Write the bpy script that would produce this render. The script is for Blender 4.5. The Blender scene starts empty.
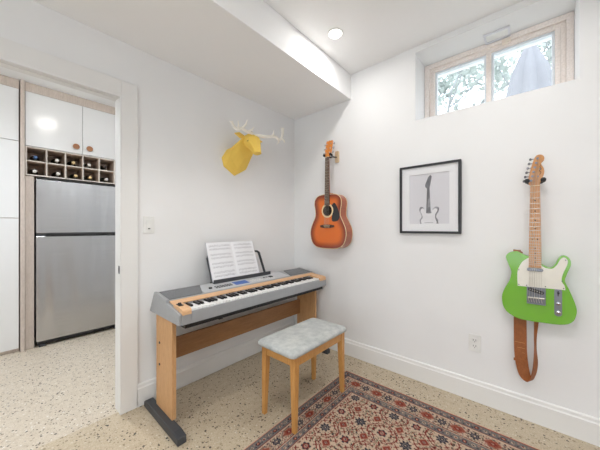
import bpy, bmesh, math, random
import numpy as np
from mathutils import Vector, Matrix, noise
random.seed(7)
COL = bpy.context.scene.collection
PI = math.pi

# ------------------------------------------------------------------ materials
def lin(c):
    r = []
    for v in c[:3]:
        v = v / 255.0
        r.append(v / 12.92 if v <= 0.04045 else ((v + 0.055) / 1.055) ** 2.4)
    return (r[0], r[1], r[2], 1.0)

LIN = lin
MATS = {}
class NT:
    def __init__(s, name):
        s.m = bpy.data.materials.new(name); s.m.use_nodes = True
        s.t = s.m.node_tree; s.b = s.t.nodes['Principled BSDF']; s.out = s.t.nodes['Material Output']
        MATS[name] = s.m
    def n(s, typ, **kw):
        nd = s.t.nodes.new(typ)
        for k, v in kw.items():
            if k.startswith('i_'): nd.inputs[k[2:].replace('_', ' ')].default_value = v
            else: setattr(nd, k, v)
        return nd
    def l(s, a, b): s.t.links.new(a, b)
    def coord(s, scale=(1, 1, 1), rot=(0, 0, 0)):
        tc = s.n('ShaderNodeTexCoord'); mp = s.n('ShaderNodeMapping')
        mp.inputs['Scale'].default_value = scale; mp.inputs['Rotation'].default_value = rot
        s.l(tc.outputs['Object'], mp.inputs['Vector']); return mp.outputs['Vector']
    def noise(s, vec, scale, detail=3, rough=.5):
        nd = s.n('ShaderNodeTexNoise'); nd.inputs['Scale'].default_value = scale
        nd.inputs['Detail'].default_value = detail; nd.inputs['Roughness'].default_value = rough
        s.l(vec, nd.inputs['Vector']); return nd
    def ramp(s, fac, stops, const=False):
        r = s.n('ShaderNodeValToRGB'); e = r.color_ramp.elements
        if const: r.color_ramp.interpolation = 'CONSTANT'
        e[0].position, e[0].color = stops[0][0], stops[0][1]
        e[1].position, e[1].color = stops[-1][0], stops[-1][1]
        for p, c in stops[1:-1]:
            k = e.new(p); k.color = c
        s.l(fac, r.inputs['Fac']); return r.outputs['Color']
    def mix(s, f, a, b, mode='MIX'):
        m = s.n('ShaderNodeMix', data_type='RGBA', blend_type=mode)
        for sock, v in ((m.inputs[0], f), (m.inputs[6], a), (m.inputs[7], b)):
            if hasattr(v, 'links'): s.l(v, sock)
            else: sock.default_value = v
        return m.outputs[2]
    def bump(s, h, strength, dist=.002):
        b = s.n('ShaderNodeBump'); b.inputs['Strength'].default_value = strength
        b.inputs['Distance'].default_value = dist
        s.l(h, b.inputs['Height']); s.l(b.outputs['Normal'], s.b.inputs['Normal'])

def plain(name, c, rough=.5, metal=0, spec=.5, nscale=0, namp=.06, bump=0, coat=0):
    t = NT(name); col = lin(c)
    t.b.inputs['Roughness'].default_value = rough; t.b.inputs['Metallic'].default_value = metal
    t.b.inputs['Specular IOR Level'].default_value = spec
    t.b.inputs['Coat Weight'].default_value = coat
    t.b.inputs['Coat Roughness'].default_value = .08
    v = t.coord(); ns = t.noise(v, nscale or 12, 3)
    a = tuple(x * (1 - namp) for x in col[:3]) + (1,); b = tuple(min(1, x * (1 + namp)) for x in col[:3]) + (1,)
    t.l(t.ramp(ns.outputs['Fac'], [(.3, a), (.7, b)]), t.b.inputs['Base Color'])
    if bump: t.bump(ns.outputs['Fac'], bump)
    return t.m

def wood(name, c1, c2, scale=(3, 3, 30), rough=.45, coat=0, k=6):
    t = NT(name); v = t.coord(scale)
    n1 = t.noise(v, k, 4, .6); n2 = t.noise(v, k * 5, 2, .5)
    c = t.ramp(n1.outputs['Fac'], [(.3, lin(c1)), (.68, lin(c2))])
    c = t.mix(.25, c, t.ramp(n2.outputs['Fac'], [(.35, lin([x * .82 for x in c1])), (.6, lin(c2))]))
    t.l(c, t.b.inputs['Base Color']); t.b.inputs['Roughness'].default_value = rough
    t.b.inputs['Coat Weight'].default_value = coat
    t.bump(n2.outputs['Fac'], .05, .001)
    return t.m

def emis(name, c, s):
    t = NT(name); t.b.inputs['Base Color'].default_value = lin(c)
    t.b.inputs['Emission Color'].default_value = lin(c); t.b.inputs['Emission Strength'].default_value = s
    return t.m

M_wall = plain('wall_paint', (240, 240, 240), .75, nscale=3, namp=.012)
M_ceil = plain('ceiling_paint', (250, 250, 250), .8, nscale=2, namp=.01)
M_trim = plain('trim_paint', (236, 235, 233), .38, nscale=4, namp=.01)
M_black = plain('black_plastic', (26, 26, 28), .45)
M_dark = plain('charcoal_plastic', (62, 64, 68), .5)
M_silver = plain('silver_plastic', (166, 168, 171), .42, metal=.25, nscale=30, namp=.03)
M_silver2 = plain('light_silver_plastic', (200, 202, 205), .4, metal=.15, nscale=30, namp=.03)
M_white = plain('white_plastic', (235, 235, 232), .3)
M_chrome = plain('chrome', (205, 206, 210), .18, metal=1)
M_steel_dark = plain('dark_steel', (90, 92, 96), .3, metal=1)
M_key_w = plain('key_white', (246, 246, 244), .25)
M_key_b = plain('key_black', (22, 22, 24), .3)
M_kwood = wood('keyboard_wood', (220, 172, 126), (234, 190, 146), (1.5, 14, 14), .45)
M_swood = wood('stand_wood', (194, 146, 98), (210, 164, 116), (12, 12, 1.2), .5)
M_beam = wood('shaded_beam_wood', (150, 104, 66), (170, 124, 82), (1.2, 12, 12), .5)  # stand wood made darker, shade on the beam put into its colour
M_bench = wood('bench_wood', (196, 138, 72), (214, 160, 92), (14, 14, 1.5), .45, coat=.15)
M_oak = wood('pale_oak', (202, 188, 176), (216, 203, 192), (14, 14, 1.2), .6)
M_rackwood = wood('rack_plywood', (204, 180, 162), (222, 200, 182), (8, 8, 8), .65)
M_rackface = wood('rack_face', (208, 198, 188), (222, 214, 204), (8, 8, 8), .6)
M_cab = plain('cabinet_white', (240, 240, 240), .17, nscale=2, namp=.008, coat=0)
M_knob = wood('knob_leather', (150, 100, 66), (180, 126, 86), (20, 20, 20), .6)
M_yellow = plain('yellow_board', (250, 212, 100), .75, nscale=8, namp=.04)
M_antler = plain('antler_white', (250, 246, 236), .6, nscale=10, namp=.03)
M_neckrose = wood('rosewood', (70, 44, 34), (98, 64, 48), (20, 20, 3), .5)
M_mahog = wood('mahogany_side', (150, 70, 36), (182, 92, 50), (3, 3, 14), .3, coat=.5)
M_headac = wood('amber_headstock', (214, 120, 44), (236, 150, 66), (10, 10, 3), .3, coat=.5)
M_binding = plain('cream_binding', (236, 212, 168), .4)
M_pick_ac = plain('dark_pickguard', (40, 38, 42), .25, coat=.3)
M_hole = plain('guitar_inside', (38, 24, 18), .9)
M_maple = wood('maple_neck', (190, 126, 66), (210, 150, 88), (14, 14, 2.5), .35, coat=.4)
M_green = plain('green_lacquer', (112, 180, 36), .22, nscale=3, namp=.015, coat=.7)
M_pg = plain('cream_pickguard', (232, 228, 216), .35)
M_fret = plain('fret_metal', (190, 186, 176), .3, metal=1)
M_string = plain('string_metal', (196, 190, 178), .35, metal=1)
M_strap = wood('brown_leather', (136, 76, 36), (168, 100, 50), (12, 12, 6), .55)
M_strap2 = plain('leather_stitch_edge', (206, 150, 98), .6)
M_hangwood = wood('hanger_wood', (206, 178, 140), (222, 198, 164), (10, 10, 3), .5)
M_frame = plain('black_frame', (40, 40, 44), .4)
M_mat = plain('white_mat', (240, 240, 242), .7, namp=.01)
M_print = plain('print_grey_paper', (222, 221, 226), .6, nscale=6, namp=.02)
M_ink1 = plain('print_ink_dark', (112, 112, 118), .6, nscale=30, namp=.25)
M_ink2 = plain('print_ink_mid', (150, 150, 156), .6, nscale=30, namp=.25)
M_ink3 = plain('print_ink_pale', (232, 231, 235), .6)
M_paper = plain('paper', (238, 239, 242), .7, namp=.012)
M_note = plain('music_ink', (168, 168, 174), .7)
M_cover = plain('book_cover', (196, 198, 204), .5)
M_winwood = wood('window_wood', (250, 238, 230), (252, 243, 237), (3, 3, 3), .5)
M_vinyl = plain('window_sash', (232, 238, 244), .4)
M_bottle = plain('bottle_glass', (24, 34, 26), .12, coat=.5)
M_capw = plain('capsule_white', (226, 222, 214), .4)
M_capb = plain('capsule_blue', (70, 104, 150), .35, metal=.2)
M_capd = plain('capsule_dark', (44, 34, 34), .4)
M_gold = plain('capsule_gold', (206, 180, 130), .4, metal=.3)
M_lcd = emis('lcd_screen', (60, 90, 150), .35)
M_lamp = emis('lamp_lens', (255, 250, 240), 6)
M_bark = plain('bark', (160, 164, 166), .9, nscale=8, namp=.2)
M_leaf = plain('leaf_grey_green', (186, 194, 190), .7, nscale=3, namp=.3)
M_canvas = plain('grey_canvas', (146, 147, 152), .9, nscale=4, namp=.08)
M_ground = plain('garden_ground', (205, 205, 198), 1, nscale=5, namp=.2)
M_kwall = plain('kitchen_paint', (242, 242, 242), .75, nscale=3, namp=.01)

def m_floor(name, k):
    lin = lambda c: LIN(tuple(min(255, v * g) for v, g in zip(c, k)))
    t = NT(name); v = t.coord()
    big = t.noise(v, 1.6, 4, .6); fine = t.noise(v, 26, 4, .7); sand = t.noise(v, 150, 2, .6)
    base = t.ramp(big.outputs['Fac'], [(.3, lin((186, 170, 146))), (.72, lin((200, 185, 162)))])
    base = t.mix(.5, base, t.ramp(fine.outputs['Fac'], [(.32, lin((160, 143, 118))), (.5, lin((196, 181, 158))), (.72, lin((206, 194, 174)))]))
    base = t.mix(.35, base, t.ramp(sand.outputs['Fac'], [(.35, lin((146, 128, 104))), (.65, lin((214, 200, 179)))]))
    # pale and dark aggregate: Voronoi cells, each cell drawn only when its random value says so
    dist = t.noise(v, 30, 2); 
    vv = t.n('ShaderNodeVectorMath', operation='ADD'); sc = t.n('ShaderNodeVectorMath', operation='SCALE'); sc.inputs['Scale'].default_value = .012
    t.l(dist.outputs['Color'], sc.inputs[0]); t.l(v, vv.inputs[0]); t.l(sc.outputs[0], vv.inputs[1])
    def stones(scale, size, thr, cols, cur, seed, clu=False):
        off = t.n('ShaderNodeVectorMath', operation='ADD'); off.inputs[1].default_value = (seed, seed * 1.7, 0)
        t.l(vv.outputs[0], off.inputs[0])
        fl = t.n('ShaderNodeVectorMath', operation='MULTIPLY'); fl.inputs[1].default_value = (1, 1, 0)
        t.l(off.outputs[0], fl.inputs[0])
        vo = t.n('ShaderNodeTexVoronoi'); vo.inputs['Scale'].default_value = scale; t.l(fl.outputs[0], vo.inputs['Vector'])
        sep = t.n('ShaderNodeSeparateColor'); t.l(vo.outputs['Color'], sep.inputs[0])
        # size varies per cell
        ms = t.n('ShaderNodeMath', operation='MULTIPLY'); ms.inputs[1].default_value = size; t.l(sep.outputs[1], ms.inputs[0])
        lt = t.n('ShaderNodeMath', operation='LESS_THAN'); t.l(vo.outputs['Distance'], lt.inputs[0]); t.l(ms.outputs[0], lt.inputs[1])
        gt = t.n('ShaderNodeMath', operation='LESS_THAN'); t.l(sep.outputs[0], gt.inputs[0]); gt.inputs[1].default_value = thr
        mu = t.n('ShaderNodeMath', operation='MULTIPLY'); t.l(lt.outputs[0], mu.inputs[0]); t.l(gt.outputs[0], mu.inputs[1])
        if clu:
            cn = t.noise(off.outputs[0], 3.2, 2, .6); cr = t.ramp(cn.outputs['Fac'], [(.47, (.0, .0, .0, 1)), (.49, (1, 1, 1, 1))])
            mu2 = t.n('ShaderNodeMath', operation='MULTIPLY'); t.l(mu.outputs[0], mu2.inputs[0]); t.l(cr, mu2.inputs[1]); mu = mu2
        col = t.ramp(sep.outputs[2], [(i / max(1, len(cols) - 1), lin(c)) for i, c in enumerate(cols)])
        return t.mix(mu.outputs[0], cur, col)
    base = stones(80, .5, .30, [(196, 184, 164), (212, 204, 190)], base, 3.1)
    base = stones(75, .50, .24, [(146, 130, 108), (164, 148, 126)], base, 5.7)
    base = stones(85, .54, .12, [(76, 68, 60), (110, 98, 84)], base, 1.3)
    base = stones(78, .50, .22, [(60, 50, 44), (92, 78, 66)], base, 6.3, True)
    base = stones(46, .38, .08, [(54, 50, 48), (84, 76, 70)], base, 9.2)
    t.l(base, t.b.inputs['Base Color']); t.b.inputs['Roughness'].default_value = .38
    t.b.inputs['Specular IOR Level'].default_value = .4
    return t.m
M_floor = m_floor('polished_concrete', (1.0, 1.0, .99))
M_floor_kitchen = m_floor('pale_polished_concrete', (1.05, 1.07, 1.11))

def m_fridge():
    t = NT('brushed_stainless'); v = t.coord((1, 1, 220)); n = t.noise(v, 3, 3)
    v2 = t.coord((1, 0, .12)); n2 = t.noise(v2, 5.5, 1)
    t.l(t.ramp(n.outputs['Fac'], [(.3, lin((184, 184, 186))), (.7, lin((198, 198, 199)))]), t.b.inputs['Base Color'])
    t.b.inputs['Metallic'].default_value = 1; t.b.inputs['Roughness'].default_value = .26
    t.bump(n2.outputs['Fac'], .9, .03)
    return t.m
M_fridge = m_fridge()

def m_seat():
    t = NT('seat_velvet'); v = t.coord(); n1 = t.noise(v, 22, 4, .7); n2 = t.noise(v, 7, 3, .6)
    c = t.ramp(n1.outputs['Fac'], [(.34, lin((150, 154, 154))), (.5, lin((178, 181, 179))), (.66, lin((200, 201, 197)))])
    c = t.mix(.4, c, t.ramp(n2.outputs['Fac'], [(.38, lin((162, 167, 168))), (.62, lin((196, 198, 194)))]))
    t.l(c, t.b.inputs['Base Color']); t.b.inputs['Roughness'].default_value = .85
    t.b.inputs['Sheen Weight'].default_value = .3
    t.bump(n1.outputs['Fac'], .3, .003); return t.m
M_seat = m_seat()

def m_attr(name, rough, coat=0, bump=0):
    t = NT(name); a = t.n('ShaderNodeAttribute'); a.attribute_name = 'pattern'
    t.l(a.outputs['Color'], t.b.inputs['Base Color']); t.b.inputs['Roughness'].default_value = rough
    t.b.inputs['Coat Weight'].default_value = coat; t.b.inputs['Coat Roughness'].default_value = .1
    if bump:
        n = t.noise(t.coord(), 260, 2); t.bump(n.outputs['Fac'], bump, .003)
        t.b.inputs['Specular IOR Level'].default_value = .15
    return t.m
M_burst = m_attr('sunburst_lacquer', .3, .6)
M_rug = m_attr('rug_wool', .95, 0, .4)

def m_grille():
    t = NT('speaker_grille'); v = t.coord((420, 420, 420))
    vo = t.n('ShaderNodeTexVoronoi'); vo.inputs['Scale'].default_value = 1; t.l(v, vo.inputs['Vector'])
    t.l(t.ramp(vo.outputs['Distance'], [(.2, lin((74, 76, 80))), (.55, lin((122, 124, 127)))]), t.b.inputs['Base Color'])
    t.b.inputs['Roughness'].default_value = .5; return t.m
M_grille = m_grille()

def m_glass():
    t = NT('window_glass'); t.t.nodes.remove(t.b)
    tr = t.n('ShaderNodeBsdfTransparent'); tr.inputs[0].default_value = (.95, .97, .98, 1)
    gl = t.n('ShaderNodeBsdfGlossy'); gl.inputs['Roughness'].default_value = .3
    mx = t.n('ShaderNodeMixShader'); mx.inputs[0].default_value = .012
    t.l(tr.outputs[0], mx.inputs[1]); t.l(gl.outputs[0], mx.inputs[2]); t.l(mx.outputs[0], t.out.inputs['Surface'])
    return t.m
M_glass = m_glass()
def m_screen():
    t = NT('picture_glass'); t.t.nodes.remove(t.b)
    tr = t.n('ShaderNodeBsdfTransparent'); gl = t.n('ShaderNodeBsdfGlossy'); gl.inputs['Roughness'].default_value = .05
    mx = t.n('ShaderNodeMixShader'); mx.inputs[0].default_value = .04
    t.l(tr.outputs[0], mx.inputs[1]); t.l(gl.outputs[0], mx.inputs[2]); t.l(mx.outputs[0], t.out.inputs['Surface'])
    return t.m
M_picglass = m_screen()

M_hard = plain('worn_nickel', (128, 130, 136), .28, metal=1)
# ------------------------------------------------------------------ mesh builder
WM = {}
def wmat(o): return WM.get(o.name, Matrix.Identity(4))
IDF = lambda x, y, z: (x, y, z)
class MB:
    def __init__(s, frame=IDF): s.bm = bmesh.new(); s.f = frame; s.mi = 0
    def V(s, p): return s.bm.verts.new(s.f(*p))
    def F(s, vs):
        try: f = s.bm.faces.new(vs); f.material_index = s.mi; return f
        except ValueError: return None
    def hexa(s, b, t):
        vb = [s.V(p) for p in b]; vt = [s.V(p) for p in t]
        s.F(vb[::-1]); s.F(vt)
        for i in range(4): s.F([vb[i], vb[(i + 1) % 4], vt[(i + 1) % 4], vt[i]])
    def box(s, x0, x1, y0, y1, z0, z1):
        s.hexa([(x0, y0, z0), (x1, y0, z0), (x1, y1, z0), (x0, y1, z0)], [(x0, y0, z1), (x1, y0, z1), (x1, y1, z1), (x0, y1, z1)])
    def prism(s, pts, y0, y1, yb=None):       # outline in x,z extruded along y
        a = [s.V((x, y0, z)) for x, z in pts]; b = [s.V((x, y1, z)) for x, z in pts]
        s.F(a); s.F(b[::-1]); n = len(pts)
        for i in range(n): s.F([a[i], b[i], b[(i + 1) % n], a[(i + 1) % n]])
    def prismx(s, pts, x0, x1):               # outline in y,z extruded along x
        a = [s.V((x0, y, z)) for y, z in pts]; b = [s.V((x1, y, z)) for y, z in pts]
        s.F(a); s.F(b[::-1]); n = len(pts)
        for i in range(n): s.F([a[i], b[i], b[(i + 1) % n], a[(i + 1) % n]])
    def prismz(s, pts, z0, z1):
        a = [s.V((x, y, z0)) for x, y in pts]; b = [s.V((x, y, z1)) for x, y in pts]
        s.F(a); s.F(b[::-1]); n = len(pts)
        for i in range(n): s.F([a[i], b[i], b[(i + 1) % n], a[(i + 1) % n]])
    def loft(s, rings, cap=True, closed=True):
        R = [[s.V(p) for p in r] for r in rings]; n = len(R[0])
        for a, b in zip(R, R[1:]):
            for i in range(n if closed else n - 1): s.F([a[i], a[(i + 1) % n], b[(i + 1) % n], b[i]])
        if cap: s.F(R[0][::-1]); s.F(R[-1])
    def tube(s, pts, r, n=8, cap=True, flat=1.0):
        pts = [Vector(p) for p in pts]; rs = r if isinstance(r, (list, tuple)) else [r] * len(pts)
        rings = []; up = None
        for i, p in enumerate(pts):
            d = (pts[min(i + 1, len(pts) - 1)] - pts[max(i - 1, 0)]).normalized()
            if up is None: up = Vector((0, 0, 1)) if abs(d.z) < .9 else Vector((1, 0, 0))
            sx = d.cross(up).normalized(); up2 = sx.cross(d).normalized(); up = up2
            rings.append([tuple(p + (sx * math.cos(2 * PI * k / n) + up2 * flat * math.sin(2 * PI * k / n)) * rs[i]) for k in range(n)])
        s.loft(rings, cap)
    def cyl(s, p0, p1, r, n=16, r1=None): s.tube([p0, p1], [r, r if r1 is None else r1], n)
    def torus(s, c, R, r, ax='z', n=32, m=8):
        rings = []
        for i in range(n + 1):
            a = 2 * PI * i / n
            row = []
            for k in range(m):
                b = 2 * PI * k / m; rr = R + r * math.cos(b); h = r * math.sin(b)
                q = {'z': (rr * math.cos(a), rr * math.sin(a), h), 'y': (rr * math.cos(a), h, rr * math.sin(a)), 'x': (h, rr * math.cos(a), rr * math.sin(a))}[ax]
                row.append((c[0] + q[0], c[1] + q[1], c[2] + q[2]))
            rings.append(row)
        s.loft(rings, False)
    def sphere(s, c, r, sc=(1, 1, 1), n=12, m=8):
        rings = []
        for i in range(1, m):
            a = PI * i / m
            rings.append([(c[0] + r * sc[0] * math.sin(a) * math.cos(2 * PI * k / n), c[1] + r * sc[1] * math.sin(a) * math.sin(2 * PI * k / n), c[2] + r * sc[2] * math.cos(a)) for k in range(n)])
        s.loft(rings, True)
    def build(s, name, mats, parent=None, loc=None, bevel=0, smooth=False, seg=2, subsurf=0, nosplit=False):
        bmesh.ops.remove_doubles(s.bm, verts=s.bm.verts, dist=1e-6)
        bmesh.ops.recalc_face_normals(s.bm, faces=s.bm.faces)
        if parent is not None: Mw = wmat(parent)
        else: Mw = Matrix.Translation(loc or (0, 0, 0))
        s.bm.transform(Mw.inverted())
        me = bpy.data.meshes.new(name); s.bm.to_mesh(me); s.bm.free()
        if not isinstance(mats, (list, tuple)): mats = [mats]
        for m in mats: me.materials.append(m)
        o = bpy.data.objects.new(name, me); COL.objects.link(o)
        if parent is not None: o.parent = parent
        elif loc: o.location = loc
        WM[o.name] = Mw
        if smooth:
            for p in me.polygons: p.use_smooth = True
            if not nosplit:
                sm = o.modifiers.new('edge', 'EDGE_SPLIT'); sm.split_angle = math.radians(38)
        if bevel:
            b = o.modifiers.new('bevel', 'BEVEL'); b.width = bevel; b.segments = seg; b.limit_method = 'ANGLE'; b.angle_limit = math.radians(40)
        if subsurf:
            b = o.modifiers.new('sub', 'SUBSURF'); b.levels = subsurf; b.render_levels = subsurf
        return o

def tag(o, label, cat, group=None, kind=None):
    o['label'] = label; o['category'] = cat
    if group: o['group'] = group
    if kind: o['kind'] = kind
    return o
def empty(name, loc, label, cat, group=None, rz=0):
    o = bpy.data.objects.new(name, None); COL.objects.link(o); o.location = loc; o.rotation_euler = (0, 0, rz)
    o.empty_display_size = .05
    WM[o.name] = Matrix.Translation(loc) @ Matrix.Rotation(rz, 4, 'Z')
    return tag(o, label, cat, group)
def struct(o): o['kind'] = 'structure'; return o
def RW(y0, zrot=0, zc=0):        # frame of the right wall: u to the right along the wall, d into the wall (negative = towards the room), z up
    c, s_ = math.cos(zrot), math.sin(zrot)
    def f(u, d, z):
        uu = u * c - (z - zc) * s_; zz = zc + u * s_ + (z - zc) * c
        return (d, y0 - uu, zz)
    return f
def smoothcurve(pts, n=6, closed=True):
    out = []; N = len(pts); rng = range(N if closed else N - 1)
    g = lambda i: pts[i % N] if closed else pts[max(0, min(N - 1, i))]
    for i in rng:
        p0, p1, p2, p3 = g(i - 1), g(i), g(i + 1), g(i + 2)
        for k in range(n):
            t = k / n
            out.append(tuple(.5 * (2 * b + (c - a) * t + (2 * a - 5 * b + 4 * c - d) * t * t + (3 * b - a - 3 * c + d) * t ** 3) for a, b, c, d in zip(p0, p1, p2, p3)))
    if not closed: out.append(tuple(pts[-1]))
    return out
def copy_tree(o, parent=None):
    c = o.copy(); COL.objects.link(c)
    if parent is not None: c.parent = parent
    for ch in [x for x in bpy.data.objects if x.parent == o]: copy_tree(ch, c)
    return c

# ------------------------------------------------------------------ room shell
H = 2.64; SB = 2.41; SY = -.72; T = .080; XW = -4.6; YB = -4.2; KY = 2.5; KX = -.9
DX0, DX1, DZ = -2.62, -1.667, 2.055
def quickbox(name, b, mat, **k):
    m = MB(); m.box(*b); return struct(m.build(name, mat, **k))
quickbox('floor', (XW, .3, YB, .03, -.1, 0), M_floor)
quickbox('floor', (XW, .3, .03, KY, -.1, 0), M_floor_kitchen)
quickbox('ceiling', (XW - .1, .6, YB - .1, KY + .1, H, H + .1), M_ceil)
m = MB()                                                   # left wall with door opening
m.box(DX1, .3, 0, T, 0, H); m.box(XW, DX0, 0, T, 0, H); m.box(DX0, DX1, 0, T, DZ, H)
struct(m.build('wall_left', M_wall))
WY0, WY1, WZ0, WZ1 = -2.204, -1.302, 2.055, 2.595         # niche
m = MB(); WT = .36
m.box(0, WT, YB, 0, 0, WZ0); m.box(0, WT, YB, 0, WZ1, H); m.box(0, WT, YB, WY0, WZ0, WZ1); m.box(0, WT, WY1, 0, WZ0, WZ1)
struct(m.build('wall_right', M_wall))
quickbox('wall_back', (XW, .3, YB - .1, YB, 0, H), M_wall)
m = MB(); m.box(XW - .1, XW, YB, -3.7, 0, H); m.box(XW - .1, XW, -1.0, KY, 0, H); m.box(XW - .1, XW, -3.7, -1.0, 0, .4); m.box(XW - .1, XW, -3.7, -1.0, 2.3, H)  # opening made for the added fill window
struct(m.build('wall_far_left', M_wall))
quickbox('wall_kitchen_back', (XW, .3, KY, KY + .1, 0, H), M_kwall)
quickbox('wall_kitchen_right', (KX, KX + .1, T, KY, 0, H), M_kwall)
quickbox('trim_1', (XW + .001, -.001, SY, -.001, SB, H - .001), M_ceil)   # the dropped bulkhead above the left wall
# baseboards
def bprof(th=.016, h=.147): return [(0, 0), (-th, 0), (-th, h - .03), (-th * .72, h - .022), (-th * .6, h - .006), (-th * .3, h), (0, h)]
m = MB(); m.prismx(bprof(), -1.576, -.001); struct(m.build('baseboard_left', M_trim))
m = MB(); m.prismx(bprof(), XW + .01, DX0 - .096); struct(m.build('baseboard_far', M_trim))
m = MB(lambda x, y, z: (y, x, z)); m.prismx(bprof(), YB + .01, -.017); struct(m.build('baseboard_right', M_trim))
m = MB(); m.box(KX - .014, KX, T + .02, 1.7, 0, .12); struct(m.build('baseboard_kitchen', M_trim))
# door casing, jamb and header
CW = .096
m = MB(); m.box(DX1 + .002, DX1 + CW, -.016, 0, 0, DZ + CW - .002); m.box(DX0 - CW, DX0 - .002, -.016, 0, 0, DZ + CW - .002)
m.box(DX0 - .002, DX1 + .002, -.016, 0, DZ, DZ + CW - .002)
struct(m.build('trim_2', M_trim, bevel=.0015))
m = MB(); m.box(DX1 - .005, DX1 + .0015, -.016, T + .014, 0, DZ - .0005); struct(m.build('trim_3', M_trim, bevel=.001))
m = MB(); m.box(DX0 - .0015, DX0 + .012, -.016, T + .014, 0, DZ - .0005); struct(m.build('trim_4', M_trim, bevel=.001))
m = MB()
for y0, y1, d in ((-.016, .002, .016), (.002, .010, .006), (.010, .020, .014), (.020, .030, .003), (.030, .040, .014), (.040, .046, .006), (.046, T + .014, .010)):
    m.box(DX0 + .012, DX1 - .005, y0, y1, DZ - d, DZ - .0005)
struct(m.build('trim_5', M_trim))
m = MB(); m.box(DX1, DX1 + CW, T, T + .014, 0, DZ + CW); struct(m.build('trim_6', M_trim))
# strike plate on jamb
e = empty('strike_plate', (DX1 - .005, .03, .93), 'small dark metal strike plate on the white door jamb', 'latch')
m = MB(); m.box(DX1 - .0065, DX1 - .005, -.006, .022, .905, .955); m.build('plate', M_steel_dark, e, bevel=.0005)
m = MB(); m.box(DX1 - .0075, DX1 - .0065, .003, .014, .918, .942); m.build('latch_hole', M_black, e)

# ------------------------------------------------------------------ window
wf = RW(0)
XF = .243
m = MB()
def ring(m, x0, x1, y0, y1, z0, z1, w, d0=None):
    m.box(x0, x1, y0, y1, z1 - w, z1); m.box(x0, x1, y0, y1, z0, z0 + w)
    m.box(x0, x1, y0, y0 + w, z0 + w, z1 - w); m.box(x0, x1, y1 - w, y1, z0 + w, z1 - w)
win = bpy.data.objects.new('window_1', None); COL.objects.link(win); win.location = (XF, -1.753, WZ0); struct(win); WM[win.name] = Matrix.Translation(win.location)
e_ = .0015
ring(m, XF, XF + .10, WY0 + e_, WY1 - e_, WZ0 + e_, WZ1 - e_, .035); m.build('window_frame', M_winwood, win, bevel=.002)
m = MB(); ring(m, XF + .02, XF + .09, WY0 + .037, WY1 - .037, WZ0 + .037, WZ1 - .037, .024); m.build('window_stop', M_winwood, win, bevel=.002)
m = MB(); m.box(XF + .015, XF + .085, -1.753 - .015, -1.753 + .015, WZ0 + .062, WZ1 - .062); m.build('mullion', M_winwood, win, bevel=.002)
m = MB(); m.box(XF + .02, XF + .09, WY0 + .0615, WY0 + .088, WZ0 + .062, WZ1 - .062); m.build('window_stop', M_winwood, win, bevel=.002)
m = MB(); m.box(XF + .02, XF + .09, WY1 - .075, WY1 - .0615, WZ0 + .062, WZ1 - .062); m.build('window_stop', M_winwood, win, bevel=.002)
for (a, b) in ((WY0 + .088, -1.769), (-1.737, WY1 - .075)):
    m = MB(); ring(m, XF + .045, XF + .08, a, b, WZ0 + .062, WZ1 - .062, .014); s = m.build('sash', M_vinyl, win, bevel=.002)
    m = MB(); m.box(XF + .06, XF + .064, a + .012, b - .012, WZ0 + .074, WZ1 - .074); m.build('pane', M_glass, s)
m = MB(); m.box(XF - .012, XF + .018, -1.885, -1.835, WZ1 - .052, WZ1 - .022); m.build('window_catch', plain('catch_cream', (240, 226, 212), .5), win, bevel=.003)
fill_win = bpy.data.objects.new('added_fill_window', None); COL.objects.link(fill_win); fill_win.location = (XW - .05, -2.35, .4); struct(fill_win); WM[fill_win.name] = Matrix.Translation(fill_win.location)  # unseen window, added to bring fill daylight in behind the camera
m = MB(); ring(m, XW - .08, XW - .02, -3.699, -1.001, .401, 2.299, .05); m.box(XW - .08, XW - .02, -2.375, -2.325, .451, 2.249); m.build('window_frame', M_trim, fill_win)
m = MB(); m.box(XW - .052, XW - .048, -3.65, -1.05, .451, 2.249); m.build('pane', M_glass, fill_win)
# vent on niche head
e = empty('air_vent', (.19, -1.81, WZ1), 'small white rectangular vent on the head of the window niche', 'vent')
m = MB(); z = WZ1
m.box(.125, .24, -1.885, -1.873, z - .014, z - .0005); m.box(.125, .24, -1.747, -1.735, z - .014, z - .0005)
m.box(.125, .137, -1.873, -1.747, z - .014, z - .0005); m.box(.228, .24, -1.873, -1.747, z - .014, z - .0005)
m.build('vent_frame', plain('vent_frame_grey', (226, 226, 232), .5), e, bevel=.002)
m = MB(); m.box(.137, .228, -1.873, -1.747, z - .005, z - .001); m.build('vent_panel', M_white, e)

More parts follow.
